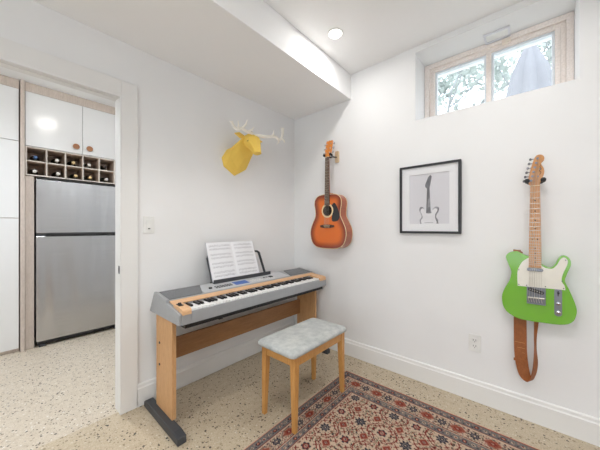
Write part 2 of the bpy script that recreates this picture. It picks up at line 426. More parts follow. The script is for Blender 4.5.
# outside
m = MB(); m.box(.40, 30, -20, 20, 1.75, 1.9); o = m.build('ground', M_ground); struct(o)
def tree(x, y, h, label, seed, spread):
    rnd = random.Random(seed)
    e = empty('garden_tree', (x, y, 1.9), label, 'tree', 'trees outside the window')
    m = MB(); tips = []
    def br(p, d, L, r, lev):
        pts = [p]; q = Vector(p)
        for i in range(4):
            d = (d + Vector((rnd.uniform(-.2, .2), rnd.uniform(-.2, .2), rnd.uniform(-.1, .12)))).normalized(); q = q + d * L / 4; pts.append(tuple(q))
        m.tube(pts, [r * (1 - .14 * i) for i in range(5)], 6 if lev < 2 else 4)
        if lev >= 2: tips.extend(pts[1:])
        if lev < 4:
            for k in range(3 if lev else 5):
                a = rnd.uniform(0, 2 * PI); up = rnd.uniform(.15, .9)
                nd = (Vector((math.cos(a), math.sin(a), up)) * .8 + d * .5).normalized()
                br(pts[rnd.choice((2, 3, 4))], nd, L * .62, r * .5, lev + 1)
    br((x, y, 1.9), Vector((0, 0, 1)), h * .5, .06, 0)
    m.build('trunk', M_bark, e)
    m = MB()
    for t in tips:
        for k in range(3):
            c = Vector(t) + Vector((rnd.gauss(0, spread), rnd.gauss(0, spread), rnd.gauss(0, spread)))
            a = Vector((rnd.uniform(-1, 1), rnd.uniform(-1, 1), rnd.uniform(-1, 1))).normalized(); b = a.cross(Vector((rnd.uniform(-1, 1), .3, .7))).normalized()
            s = rnd.uniform(.02, .045)
            m.F([m.V(tuple(c + a * s * 1.6)), m.V(tuple(c + b * s)), m.V(tuple(c - a * s * 1.6)), m.V(tuple(c - b * s))])
    f = m.build('foliage', M_leaf, e)
    return e
tree(3.6, -.75, 3.6, 'pale leafy tree outside, seen through the left window sash', 3, .10)
tree(4.6, -2.6, 3.8, 'pale leafy tree outside, behind the tall grey canvas shape', 11, .10)
e = empty('garden_parasol', (1.9, -1.985, 1.9), 'tall folded grey canvas parasol outside, seen through the right window sash', 'parasol')
m = MB(); rings = []
for z, r in ((2.15, .33), (2.5, .27), (2.8, .20), (3.05, .15), (3.25, .075), (3.36, .03), (3.42, .015)):
    rings.append([(1.9 + (r * (1 + .12 * math.cos(8 * 2 * PI * k / 48))) * math.cos(2 * PI * k / 48), -1.985 + (r * (1 + .12 * math.cos(8 * 2 * PI * k / 48))) * math.sin(2 * PI * k / 48), z) for k in range(48)])
m.loft(rings); m.build('canopy', M_canvas, e, smooth=True)
m = MB(); m.cyl((1.9, -1.985, 1.9), (1.9, -1.985, 3.46), .012); m.cyl((1.9, -1.985, 1.9), (1.9, -1.985, 1.95), .2); m.build('pole', M_dark, e)

# ------------------------------------------------------------------ ceiling lights
LAMP = (1.0, .98, .955)
def can(x, y, zc, label, group, power, col, first=[None], spread=150):
    if first[0] is None:
        e = empty('recessed_light', (x, y, zc), label, 'ceiling light', group)
        m = MB(); m.torus((x, y, zc - .001), .052, .006, n=32); m.build('trim_ring', M_white, e, smooth=True)
        m = MB(); m.cyl((x, y, zc - .0005), (x, y, zc - .004), .047, 32); m.build('lens', M_lamp, e)
        first[0] = e
    else:
        e = copy_tree(first[0]); e.location = (x, y, zc); e['label'] = label; e['group'] = group
    L = bpy.data.lights.new('lamp', 'AREA'); L.shape = 'DISK'; L.size = .09; L.energy = power; L.color = col; L.spread = math.radians(spread)
    lo = bpy.data.objects.new('lamp', L); COL.objects.link(lo); lo.location = (x, y, zc - .012)
    return e
P_ = 1.0
can(-.543, -.905, H, 'lit round recessed ceiling light near the window wall', 'recessed ceiling lights', 4.2, LAMP, spread=180)
for i, (x, y, pw) in enumerate(((-1.9, -.905, 4), (-.543, -1.93, 3.6), (-1.9, -1.93, 10), (-3.3, -.905, 3), (-3.3, -1.93, 6), (-1.9, -3.1, 5))):  # unseen cans: some placed from shadow edges, others added for room light
    can(x, y, H, 'round recessed ceiling light outside the picture, above or behind the viewer', 'ceiling lights behind the viewer', pw, LAMP)
for (x, y) in ((-1.75, .42), (-3.1, .9), (-3.1, 1.5)):
    can(x, y, H, 'round recessed ceiling light in the kitchen ceiling, hidden by the door header', 'kitchen ceiling lights', 11, (.88, .94, 1.0))

e = empty('added_dome_light', (-1.76, .62, H), 'unseen dome light added to the kitchen ceiling for the cabinet door glare', 'ceiling light')  # lamp added out of view to throw a glare on the cabinet door
m = MB(); m.cyl((-1.76, .62, H - .0005), (-1.76, .62, H - .02), .095, 32); m.build('base', M_white, e)
m = MB(); m.loft([[(-1.76 + r * math.cos(2 * PI * k / 32), .62 + r * math.sin(2 * PI * k / 32), z) for k in range(32)] for r, z in ((.09, H - .02), (.089, H - .06), (.075, H - .09), (.045, H - .108), (.015, H - .113))]); m.build('shade', emis('dome_shade', (255, 252, 246), 30), e)

# ------------------------------------------------------------------ kitchen cabinets
FY = 1.74
e = empty('tall_cabinet', (-2.35, FY, 0), 'tall white flat-front cabinet left of the refrigerator', 'cabinet')
m = MB(); m.box(-2.75, -2.052, FY + .02, 2.34, .0, 2.56); m.build('body', M_oak, e)
for z0, z1 in ((.035, 1.292), (1.298, 2.040), (2.046, 2.548)):
    m = MB(); m.box(-2.64, -2.056, FY, FY + .019, z0, z1); m.build('door', M_cab, e, bevel=.001)
m = MB(); m.box(-2.75, -2.052, FY + .004, FY + .02, 2.552, 2.638); m.build('top_filler', M_oak, e)
m = MB(); m.box(-2.75, -2.056, FY + .03, FY + .04, .0, .034); m.build('toe_kick', M_black, e)
m = MB(); m.box(-2.046, -2.016, FY - .025, 2.34, 0, 2.638); o = m.build('gable_panel', M_oak, None, (-2.03, FY, 0), bevel=.001)
tag(o, 'full-height pale oak panel between the tall cabinet and the wall cabinet', 'panel')
m = MB(); m.box(-2.012, -1.95, FY + .01, FY + .03, 0, 1.715); o = m.build('filler_panel', M_oak, None, (-1.98, FY, 0))
tag(o, 'narrow pale oak filler strip beside the refrigerator', 'panel')
e = empty('wall_cabinet', (-1.57, FY, 2.01), 'white two-door wall cabinet with round brown knobs above the wine rack', 'cabinet')
m = MB(); m.box(-2.012, -1.128, FY + .02, 2.34, 2.014, 2.56); m.build('body', M_cab, e)
m = MB(); m.box(-2.012, -1.128, FY + .004, FY + .02, 2.552, 2.638); m.build('top_filler', M_oak, e)
for x0, x1, kx in ((-2.01, -1.574, -1.628), (-1.570, -1.130, -1.512)):
    m = MB(); m.box(x0, x1, FY, FY + .019, 2.016, 2.548); d = m.build('door', M_cab, e, bevel=.001)
    m = MB(); m.cyl((kx, FY - .001, 2.085), (kx, FY - .018, 2.085), .024, 20); m.cyl((kx, FY - .018, 2.085), (kx, FY - .024, 2.085), .029, 20); m.build('knob', M_knob, d, smooth=True)
# wine rack
RX = [-2.005 + .146 * i for i in range(7)]
e = empty('wine_rack', (-1.57, FY, 1.72), 'pale wooden two-row wine rack above the refrigerator', 'wine rack')
m = MB(); m.mi = 1
m.box(RX[0] - .006, RX[-1] + .006, 2.02, 2.03, 1.722, 2.008); m.build('back_panel', [M_rackface, M_rackwood], e)
zr = [1.728, 1.868, 2.004]
for i, z in enumerate(zr):
    m = MB(); m.mi = 1; m.box(RX[0] - .006, RX[-1] + .006, FY + .01, 2.02, z - .005, z + .005)
    m.mi = 0; m.box(RX[0] - .006, RX[-1] + .006, FY + .004, FY + .01, z - .006, z + .006); m.build('shelf', [M_rackface, M_rackwood], e)
for x in RX:
    m = MB(); m.mi = 1
    for a, b in ((zr[0] + .006, zr[1] - .006), (zr[1] + .006, zr[2] - .006)):
        m.mi = 1; m.box(x - .005, x + .005, FY + .01, 2.02, a, b); m.mi = 0; m.box(x - .006, x + .006, FY + .004, FY + .01, a, b)
    m.build('divider', [M_rackface, M_rackwood], e)
# bottles: neck to the viewer
def bottle(x, z, capm, label):
    r = .036
    e = empty('wine_bottle', (x, FY + .05, z + r), label, 'bottle', 'wine bottles in the rack')
    def prof(pr, y0):
        return [[(x + rr * math.cos(2 * PI * k / 16), y0 + yy, z + r + rr * math.sin(2 * PI * k / 16)) for k in range(16)] for yy, rr in pr]
    m = MB(); m.loft(prof([(.055, .013), (.075, .015), (.10, .024), (.125, .034), (.14, .036), (.27, .036), (.275, .03)], FY + .0)); m.build('body', M_bottle, e, smooth=True)
    m = MB(); m.loft(prof([(.0, .0135), (.0015, .0155), (.006, .0158), (.012, .0145), (.054, .0138)], FY + .006)); m.build('capsule', capm, e, smooth=True)
tops = [(.055, 'blue', M_capb), (.07, 'white', M_capw), (.055, 'cream', M_gold), (.045, 'white', M_capw), (.05, 'dark', M_capd), (.075, 'dark', M_capd)]
bots = [(.05, 'white', M_capw), (.078, 'white', M_capw), (.075, 'cream', M_gold), (.055, 'cream', M_gold), (.06, 'white', M_capw), (.075, 'dark', M_capd)]
pos = ['first', 'second', 'third', 'fourth', 'fifth', 'sixth']
for row, (lst, z) in enumerate(((tops, zr[1] + .006), (bots, zr[0] + .006))):
    for i, (dx, cn, cm) in enumerate(lst):
        bottle(RX[i] + dx + .01, z, cm, '%s-capped wine bottle in the %s rack row, %s cell from left' % (cn, ('upper', 'lower')[row], pos[i]))
# refrigerator
e = empty('refrigerator', (-1.58, FY, 0), 'stainless steel top-freezer refrigerator in the kitchen alcove', 'refrigerator')
fx0, fx1 = -1.937, -1.205
m = MB(); m.box(fx0 + .006, fx1 - .006, FY + .055, 2.42, .03, 1.695); m.build('body', M_black, e)
for z0, z1 in ((.055, 1.118), (1.146, 1.69)):
    m = MB(); m.box(fx0, fx1, FY - .02, FY + .05, z0, z1); m.build('door', M_fridge, e, bevel=.006)
m = MB(); m.box(fx0 + .004, fx1 - .004, FY - .005, FY + .05, 1.119, 1.145); m.build('door_gap', M_steel_dark, e)
m = MB(); m.box(fx0 + .07, fx1 - .002, FY - .034, FY - .006, 1.121, 1.142); m.build('handle', M_black, e, bevel=.003)
m = MB(); m.box(fx0 + .01, fx1 - .01, FY + .0, FY + .05, .02, .052); m.build('toe_grille', M_black, e)
for a, b, c, d in ((fx0 + .02, fx0 + .07, FY - .018, FY + .04), (fx1 - .07, fx1 - .02, FY - .018, FY + .04), (fx0 + .03, fx0 + .08, 2.2, 2.3), (fx1 - .08, fx1 - .03, 2.2, 2.3)):
    m = MB(); m.box(a, b, c, d, 0, .021 if c < 2 else .031); m.build('foot', M_dark, e)
m = MB(); m.box(fx0 + .002, fx1 - .002, FY - .018, FY + .05, 1.692, 1.706); m.build('top_cap', M_black, e)

# ------------------------------------------------------------------ light switch and outlet
e = empty('light_switch', (-1.50, 0, 1.222), 'white wall light switch between door casing and keyboard', 'light switch')
m = MB(); m.box(-1.536, -1.464, -.006, -.0005, 1.163, 1.281); m.build('wall_plate', M_white, e, bevel=.002)
m = MB(); m.box(-1.517, -1.483, -.010, -.006, 1.188, 1.256); m.build('rocker', M_white, e, bevel=.0015)
m = MB(); m.box(-1.507, -1.493, -.0115, -.0102, 1.192, 1.199); m.build('indicator', M_dark, e)
e = empty('wall_outlet', (0, -1.70, .40), 'white duplex wall outlet low on the right wall', 'outlet', rz=0)
m = MB(); m.box(-.006, -.0005, -1.736, -1.664, .341, .459); m.build('wall_plate', M_white, e, bevel=.002)
for z in (.380, .420):
    m = MB(); m.box(-.009, -.006, -1.717, -1.683, z - .016, z + .016); s = m.build('socket', M_white, e, bevel=.001)
    m = MB()
    for a, b, c, d in ((-1.709, -1.706, -.004, .008), (-1.694, -1.691, -.004, .007), (-1.702, -1.698, -.012, -.007)): m.box(-.0095, -.0089, a, b, z + c, z + d)
    m.build('slots', M_dark, s)

# ------------------------------------------------------------------ rug
def build_rug():
    X1, Y1 = -.272, -.835; W, L = 1.75, 2.5; st = .005
    nx, ny = int(W / st) + 1, int(L / st) + 1
    xs = X1 - np.arange(nx) * st; ys = Y1 - np.arange(ny) * st
    X, Y = np.meshgrid(xs, ys, indexing='ij')
    rs = np.random.RandomState(4)
    a = X1 - X; b = Y1 - Y                                   # distance from the two seen edges
    a = np.minimum(a, W - a); b = np.minimum(b, L - b)
    sb = b * 1.27                                             # the end border is narrower
    D = np.minimum(a, sb)
    along = np.where(a < sb, Y, X)
    CR = np.array(lin((196, 172, 150))[:3]); RED = np.array(lin((122, 50, 44))[:3]); NAV = np.array(lin((50, 46, 58))[:3])
    GRY = np.array(lin((116, 110, 108))[:3]); RUST = np.array(lin((148, 80, 64))[:3]); PINK = np.array(lin((172, 134, 118))[:3])
    GRN = np.array(lin((104, 106, 82))[:3]); DKR = np.array(lin((88, 42, 40))[:3])
    C = np.zeros(X.shape + (3,)); C[:] = CR
    def put(mask, col): C[mask] = col
    def ros(U, V, r, c1, c2, c3, pet=8):
        R = np.hypot(U, V); th = np.arctan2(V, U); e = r * (1 + .22 * np.cos(pet * th))
        put(R < e, c1); put(R < .62 * r, c2); put(R < .36 * r, c3); put(R < .16 * r, CR)
    wrap = lambda v, p, o=0: ((v - o + p / 2) % p) - p / 2
    # field -------------------------------------------------
    px, py = .18, .137
    x0, y0 = -.717, -1.205
    U, V = wrap(X, px, x0), wrap(Y, py, y0)
    iu = np.floor((X - x0 + px / 2) / px).astype(int); iv = np.floor((Y - y0 + py / 2) / py).astype(int)
    # small scatter: leaves and crosses
    for k, (q, col, rr) in enumerate(((.0300, RED, .0062), (.0275, GRN, .0058), (.0345, NAV, .0050), (.0325, RUST, .0058), (.041, DKR, .0065), (.0255, NAV, .0042), (.0365, RED, .0066), (.0235, GRN, .0046))):
        U2, V2 = wrap(X, q, .007 * k + .002), wrap(Y, q * .93, .011 * k)
        h = (np.floor((X - .007 * k) / q) * 7 + np.floor((Y - .011 * k) / (q * .93)) * 13 + k).astype(int) % 3
        put((np.abs(U2) + np.abs(V2) < rr * 1.35) & (h != 0), col)
    U3, V3 = wrap(X, px / 2, x0 + px / 4), wrap(Y, py / 2, y0 + py / 4)
    put((np.abs(U3) + np.abs(V3) < .026), CR)
    put(((np.abs(U3 - V3) < .005) | (np.abs(U3 + V3) < .005)) & (np.maximum(abs(U3), abs(V3)) < .013), RED)
    # ogival lattice
    ph = (X - x0) / px * PI
    for s in (1, -1):
        wv = wrap(Y, py * 2, y0 + py) - s * py * .62 * np.cos(ph)
        put(np.abs(wv) < .0068, CR); put(np.abs(wv) < .0044, RED)
    # diamonds
    U4, V4 = wrap(X, px, x0 + px / 2), wrap(Y, py, y0 + py / 2)
    d = np.abs(U4) * .9 + np.abs(V4); put(d < .034, CR); put(d < .028, RUST); put(d < .018, RED); put(d < .009, PINK); put(d < .004, NAV)
    ev = (iu + iv) % 2 == 0
    Rr = np.hypot(U, V); th = np.arctan2(V, U)
    put(Rr < .040, CR)
    e1 = .029 * (1 + .22 * np.cos(8 * th))
    put(ev & (Rr < e1), NAV); put(ev & (Rr < .018), GRY); put(ev & (Rr < .012), NAV); put(ev & (Rr < .005), CR)
    e2 = .025 * (1 + .18 * np.cos(6 * th))
    put(~ev & (Rr < e2), NAV); put(~ev & (Rr < .019), RED); put(~ev & (Rr < .011), PINK); put(~ev & (Rr < .005), NAV)
    # borders ------------------------------------------------
    def band(d0, d1, col): put((D >= d0) & (D < d1), col)
    band(0, .006, RUST); band(.006, .060, GRY); band(.060, .064, RED); band(.064, .070, CR)
    band(.070, .168, CR); band(.164, .168, RED); band(.168, .172, CR); band(.172, .222, GRY); band(.222, .226, RED); band(.226, .232, CR)
    # guard stripes' small flowers
    for dc in (.034, .197):
        p = .0425; A = wrap(along, p, dc); Bm = D - dc; R = np.hypot(A, Bm); th = np.arctan2(Bm, A)
        k = np.floor((along - dc + p / 2) / p).astype(int) % 3
        put((R < .014) & (k == 0), NAV); put((R < .0095) & (k == 0), RUST); put((R < .004) & (k == 0), CR)
        put((R < .009) & (k != 0), CR); put((R < .0055) & (k == 1), RED); put((R < .005) & (k == 2), NAV)
        A2 = wrap(along, p, dc + p / 2); put((np.abs(A2) + np.abs(Bm - .012) < .0065), NAV); put((np.abs(A2) + np.abs(Bm + .012) < .0065), PINK)
    # main border
    p = .17; off = -1.242 ; A = np.where(a < sb, wrap(Y, p, off), wrap(X, .194, -.774)); Bm = D - .117
    A2 = np.where(a < sb, wrap(Y, p, off + p / 2), wrap(X, .194, -.774 + .097))
    s = np.abs(np.abs(Bm) - .034 * np.abs(np.cos(A * 2 * PI / p))) < .0035
    inb = (D > .070) & (D < .164)
    put(s & inb, GRN)
    for q, col in ((.0283, RUST), (.0243, NAV), (.034, DKR), (.0215, PINK), (.0263, GRY)):
        A3 = wrap(along, q, q / 3); B3 = wrap(D, q * .8, q / 5); put(inb & (np.abs(A3) + np.abs(B3) < .0055), col)
    R = np.hypot(A, Bm); th = np.arctan2(Bm, A)
    put((R < .032) & inb, CR); put((R < .026 * (1 + .15 * np.cos(8 * th))) & inb, NAV); put((R < .017) & inb, GRY); put((R < .0115) & inb, NAV); put((R < .006) & inb, CR)
    R = np.hypot(A2 * .8, Bm); th = np.arctan2(Bm, A2)
    put((R < .032) & inb, PINK); put((R < .028 * (1 + .12 * np.cos(6 * th))) & inb, RUST); put((R < .014 * (1 + .3 * np.cos(6 * th))) & inb, RED); put((R < .006) & inb, PINK)
    C *= (1 + .10 * rs.randn(*X.shape))[..., None]
    C = np.clip(C * .88, .01, 1)
    # geometry
    n = nx * ny; top = .007
    me = bpy.data.meshes.new('pile')
    Z = top + .0006 * rs.rand(nx, ny)
    co = np.stack([X - (X1 - W / 2), Y - (Y1 - L / 2), Z], -1).reshape(-1, 3)
    i, j = np.meshgrid(np.arange(nx - 1), np.arange(ny - 1), indexing='ij'); i = i.ravel(); j = j.ravel()
    v = i * ny + j
    faces = np.stack([v, v + 1, v + ny + 1, v + ny], -1)
    me.from_pydata(co.tolist(), [], faces.tolist())
    at = me.color_attributes.new('pattern', 'FLOAT_COLOR', 'POINT')
    cc = np.concatenate([C.reshape(-1, 3), np.ones((n, 1))], 1).astype(np.float32)
    at.data.foreach_set('color', cc.ravel())
    me.materials.append(M_rug)
    e = empty('area_rug', (X1 - W / 2, Y1 - L / 2, 0), 'red, cream and navy patterned oriental rug under the bench', 'rug')
    o = bpy.data.objects.new('pile', me); COL.objects.link(o); o.parent = e; WM[o.name] = wmat(e)
    m = MB(); m.box(X1 - W, X1, Y1 - L, Y1, .0005, .0065); m.build('backing', M_binding, e)
    m = MB(); rr = random.Random(2)
    ring4 = lambda x0, x1, y0, y1: None
    m.tube([(X1 + .002, Y1 - L, .005), (X1 + .002, Y1 + .002, .005), (X1 - W, Y1 + .002, .005)], .004, 6)
    m.build('edge_binding', plain('rug_edge', (198, 158, 136), .95), e)
build_rug()

# ------------------------------------------------------------------ bench
e = empty('piano_bench', (-.79, -.825, 0), 'wooden piano bench with pale grey cushioned seat in front of the keyboard', 'bench')
bx0, bx1, by0, by1 = -1.062, -.522, -.972, -.682; bt = .452; RT = .0078
def leg(cx, cy, sx, sy, zb):
    m = MB(); w0, w1 = .013, .021
    tx, ty = cx + sx * (-.0), cy
    # outer corner held on the frame, inner faces taper
    def rect(w, z, o): 
        xa = cx - (w * 2 if sx > 0 else 0) ; ya = cy - (w * 2 if sy > 0 else 0)
        xa += sx * o; ya += sy * o
        return [(xa, ya, z), (xa + 2 * w, ya, z), (xa + 2 * w, ya + 2 * w, z), (xa, ya + 2 * w, z)]
    m.hexa(rect(w0, zb, .0), rect(w1, bt, 0)); m.build('leg', M_bench, e, bevel=.003)
leg(bx0, by0, -1, -1, RT); leg(bx1, by0, 1, -1, RT); leg(bx0, by1, -1, 1, 0); leg(bx1, by1, 1, 1, 0)
m = MB(); m.box(bx0 + .043, bx1 - .043, by0 + .004, by0 + .022, bt - .062, bt); m.build('apron', M_bench, e, bevel=.002)
m = MB(); m.box(bx0 + .043, bx1 - .043, by1 - .022, by1 - .004, bt - .062, bt); m.build('apron', M_bench, e, bevel=.002)
m = MB(); m.box(bx0 + .004, bx0 + .022, by0 + .043, by1 - .043, bt - .062, bt); m.build('apron', M_bench, e, bevel=.002)
m = MB(); m.box(bx1 - .022, bx1 - .004, by0 + .043, by1 - .043, bt - .062, bt); m.build('apron', M_bench, e, bevel=.002)
# cushion: rounded slab with crowned top
m = MB(); nx, ny = 28, 18; gx0, gx1, gy0, gy1 = bx0 - .032, bx1 + .016, by0 - .018, by1 + .018
def rr_outline(x0, x1, y0, y1, r, n=6):
    o = []
    for cx, cy, a0 in ((x1 - r, y1 - r, 0), (x0 + r, y1 - r, 90), (x0 + r, y0 + r, 180), (x1 - r, y0 + r, 270)):
        for k in range(n + 1):
            a = math.radians(a0 + 90 * k / n); o.append((cx + r * math.cos(a), cy + r * math.sin(a)))
    return o
rings = []
for ins, z in ((.005, bt + .0005), (0, bt + .003), (-.001, bt + .014), (.001, bt + .021), (.006, bt + .027), (.018, bt + .0315), (.045, bt + .035), (.09, bt + .037), (.135, bt + .0375)):
    rings.append([(x, y, z) for x, y in rr_outline(gx0 + ins, gx1 - ins, gy0 + ins, gy1 - ins, max(.004, .032 - ins * .1))])
m.loft(rings); m.build('seat', M_seat, e, smooth=True, nosplit=True)

# ------------------------------------------------------------------ keyboard stand
SX0, SX1 = -1.505, -.122
e = empty('keyboard_stand', (-.81, -.25, 0), 'wooden keyboard stand with dark feet and cross beam under the silver keyboard', 'keyboard stand')
for x0 in (SX0, SX1):
    m = MB(); m.box(x0, x0 + .026, -.386, -.148, .050, .642); sp = m.build('side_panel', M_swood, e, bevel=.002)
    for z in (.466, .328):
        m = MB(); m.cyl((x0 - .003 if x0 < -1 else x0 + .029, -.205, z), (x0 + .002 if x0 < -1 else x0 + .025, -.205, z), .0075, 12); m.build('bolt', M_black, sp)
    cx = x0 + .013 - (.022 if x0 < -1 else 0)
    m = MB(); 
    m.prismx([(-.035, 0.0), (-.035, .035), (-.06, .050), (-.48, .050), (-.540, .042), (-.543, .0)], cx - .027, cx + .024)
    m.build('foot', M_dark, e, bevel=.005)
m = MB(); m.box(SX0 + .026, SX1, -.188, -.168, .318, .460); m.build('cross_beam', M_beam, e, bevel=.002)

# ------------------------------------------------------------------ keyboard
KX0, KX1 = -1.515, -.088
e = empty('digital_piano', (-.81, -.3, .642), 'silver digital piano with wood trim on the wooden stand', 'keyboard')
zb = .6425
WK0, WK1 = -1.440, -.200            # key span
body = [(-.062, zb), (-.5, zb), (-.5, .700), (-.496, .7035), (-.386, .7035), (-.386, .7375), (-.338, .741), (-.330, .756), (-.16, .780), (-.135, .776)]
m = MB(); m.prismx([(y, z) for y, z in body], KX0 + .018, KX1 - .018); m.build('case', M_silver, e, bevel=.002)
endp = [(-.060, zb), (-.499, zb), (-.499, .706), (-.49, .712), (-.33, .7415), (-.328, .759), (-.16, .783), (-.138, .781)]
for x0, x1 in ((KX0, KX0 + .0175), (KX1 - .0175, KX1)):
    m = MB(); m.prismx(endp, x0, x1); m.build('end_cheek', M_silver, e, bevel=.004)
# key slip in front of keys
m = MB(); m.prismx([(-.494, .7038), (-.5005, .7038), (-.5015, .6435), (-.503, .6435), (-.504, .7125), (-.494, .7145)], WK0, WK1); 
m.build('key_slip', M_silver, e, bevel=.001)
# wood trim: rear strip and end blocks
m = MB(); m.prismx([(-.3315, .7425), (-.3845, .738), (-.3845, .7445), (-.3315, .7535)], KX0 + .0178, KX1 - .0178); m.build('wood_strip', M_kwood, e, bevel=.0015)
for x0, x1 in ((KX0 + .0178, WK0 - .002), (WK1 + .002, KX1 - .0178)):
    m = MB(); m.prismx([(-.385, .704), (-.385, .7445), (-.470, .7395), (-.500, .733), (-.506, .722), (-.506, .700), (-.5005, .700), (-.5005, .704)], x0, x1); m.build('end_block', M_kwood, e, bevel=.002)
# wheel
m = MB(); m.box(-1.487, -1.462, -.445, -.395, .740, .7450); m.cyl((-1.480, -.42, .738), (-1.469, -.42, .738), .018, 20); m.build('pitch_wheel', M_black, e)
# keys
NW = 52; kw = (WK1 - WK0) / NW
for i in range(NW):
    x = WK0 + i * kw
    m = MB(); m.box(x + .0006, x + kw - .0006, -.493, -.387, .706, .727); m.build('white_key', M_key_w, e, bevel=.0012, seg=1)
names = ['A', 'B', 'C', 'D', 'E', 'F', 'G']
for i in range(NW - 1):
    if names[i % 7] in 'ACDFG':
        x = WK0 + (i + 1) * kw
        m = MB(); m.hexa([(x - .0075, -.458, .7274), (x + .0075, -.458, .7274), (x + .0075, -.387, .7274), (x - .0075, -.387, .7274)],
                         [(x - .006, -.452, .7385), (x + .006, -.452, .7385), (x + .006, -.387, .7385), (x - .006, -.387, .7385)])
        m.build('black_key', M_key_b, e)
# top: speakers and control panel; surface z(y) = plane from (-.33,.756) to (-.16,.780)
zs = lambda y, o=0: .756 + (y + .33) * (.024 / .17) + o
def slab(m, x0, x1, y0, y1, h, sk=0):
    m.hexa([(x0 + sk, y0, zs(y0, .0002)), (x1 + sk, y0, zs(y0, .0002)), (x1, y1, zs(y1, .0002)), (x0, y1, zs(y1, .0002))],
           [(x0 + sk, y0, zs(y0, h)), (x1 + sk, y0, zs(y0, h)), (x1, y1, zs(y1, h)), (x0, y1, zs(y1, h))])
for x0, x1, sk in ((KX0 + .022, -1.215, -.03), (-.405, KX1 - .022, .03)):
    m = MB()
    if sk < 0: pts = [(x0, -.322), (x1 - .06, -.322), (x1, -.17), (x0, -.17)]
    else: pts = [(x0 - .0, -.322), (x1, -.322), (x1, -.17), (x0 + .06, -.17)]
    m.loft([[(x, y, zs(y, .0002)) for x, y in pts], [(x, y, zs(y, .005)) for x, y in pts]]); m.build('speaker_grille', M_grille, e, bevel=.002)
m = MB(); slab(m, -1.262, -.42, -.322, -.175, .004); m.build('control_panel', M_silver2, e, bevel=.002)
m = MB(); slab(m, -.985, -.86, -.300, -.235, .0055); m.build('display', M_lcd, e)
m = MB(); m.cyl((-1.19, -.275, zs(-.275, .004)), (-1.19, -.275, zs(-.275, .014)), .012, 20); m.build('volume_knob', M_black, e, smooth=True)
bt_ = random.Random(5)
cnt = 0
for (xa, n, y, w, mt) in ((-1.15, 7, -.262, .012, M_dark), (-1.15, 7, -.285, .012, M_dark), (-.83, 5, -.262, .014, M_white), (-.83, 5, -.288, .014, M_white), (-.68, 4, -.255, .016, M_dark), (-.68, 4, -.29, .016, M_white)):
    for k in range(n):
        x = xa + k * w * 1.75
        m = MB(); slab(m, x, x + w, y - .005, y + .005, .0075); m.build('button', mt, e)
m = MB(); m.torus((-.60, -.262, zs(-.262, .005)), .018, .004, n=24, m=6); m.cyl((-.60, -.262, zs(-.262, .004)), (-.60, -.262, zs(-.262, .012)), .012, 20); m.build('data_dial', M_dark, e, smooth=True)
# black underside rail
m = MB(); m.box(SX0 + .035, SX1 - .004, -.482, -.08, .614, .6422); m.build('base_rail', M_black, e)
m = MB(); m.box(-1.235, -1.205, -.46, -.43, .600, .6138); m.build('socket', M_black, e, bevel=.002)
# brand lettering
def text_obj(name, body, size, mat, parent, origin, xdir, ydir, depth=.0003):
    cu = bpy.data.curves.new('t', 'FONT'); cu.body = body; cu.size = size; cu.extrude = depth
    to = bpy.data.objects.new('t', cu); COL.objects.link(to)
    dg = bpy.context.evaluated_depsgraph_get(); me = bpy.data.meshes.new_from_object(to.evaluated_get(dg))
    COL.objects.unlink(to); bpy.data.objects.remove(to)
    xd = Vector(xdir).normalized(); yd = Vector(ydir).normalized(); zd = xd.cross(yd)
    Mx = Matrix((xd, yd, zd)).transposed().to_4x4(); Mx.translation = Vector(origin)
    me.transform(wmat(parent).inverted() @ Mx); me.materials.append(mat)
    o = bpy.data.objects.new(name, me); COL.objects.link(o); o.parent = parent; return o
# music rest
m = MB(); 
RB, RTp = (-.150, .777), (-.072, .985)
def rest_pt(x, t, off=0): return (x, RB[0] + (RTp[0] - RB[0]) * t + off, RB[1] + (RTp[1] - RB[1]) * t)
m.box(-1.118, -.548, -.200, -.146, .7755, .787); m.box(-1.118, -.548, -.205, -.195, .7755, .806)
m.tube([rest_pt(-1.100, 0), rest_pt(-1.103, .9), rest_pt(-1.09, 1), rest_pt(-.600, 1), rest_pt(-.580, .93), rest_pt(-.566, 0)], .014, 8, flat=.6)
m.hexa([rest_pt(-1.08, 0), rest_pt(-.69, 0), rest_pt(-.69, 0, .004), rest_pt(-1.08, 0, .004)], [rest_pt(-1.08, 1), rest_pt(-.69, 1), rest_pt(-.69, 1, .004), rest_pt(-1.08, 1, .004)])
m.build('music_rest', M_dark, e, bevel=.001)

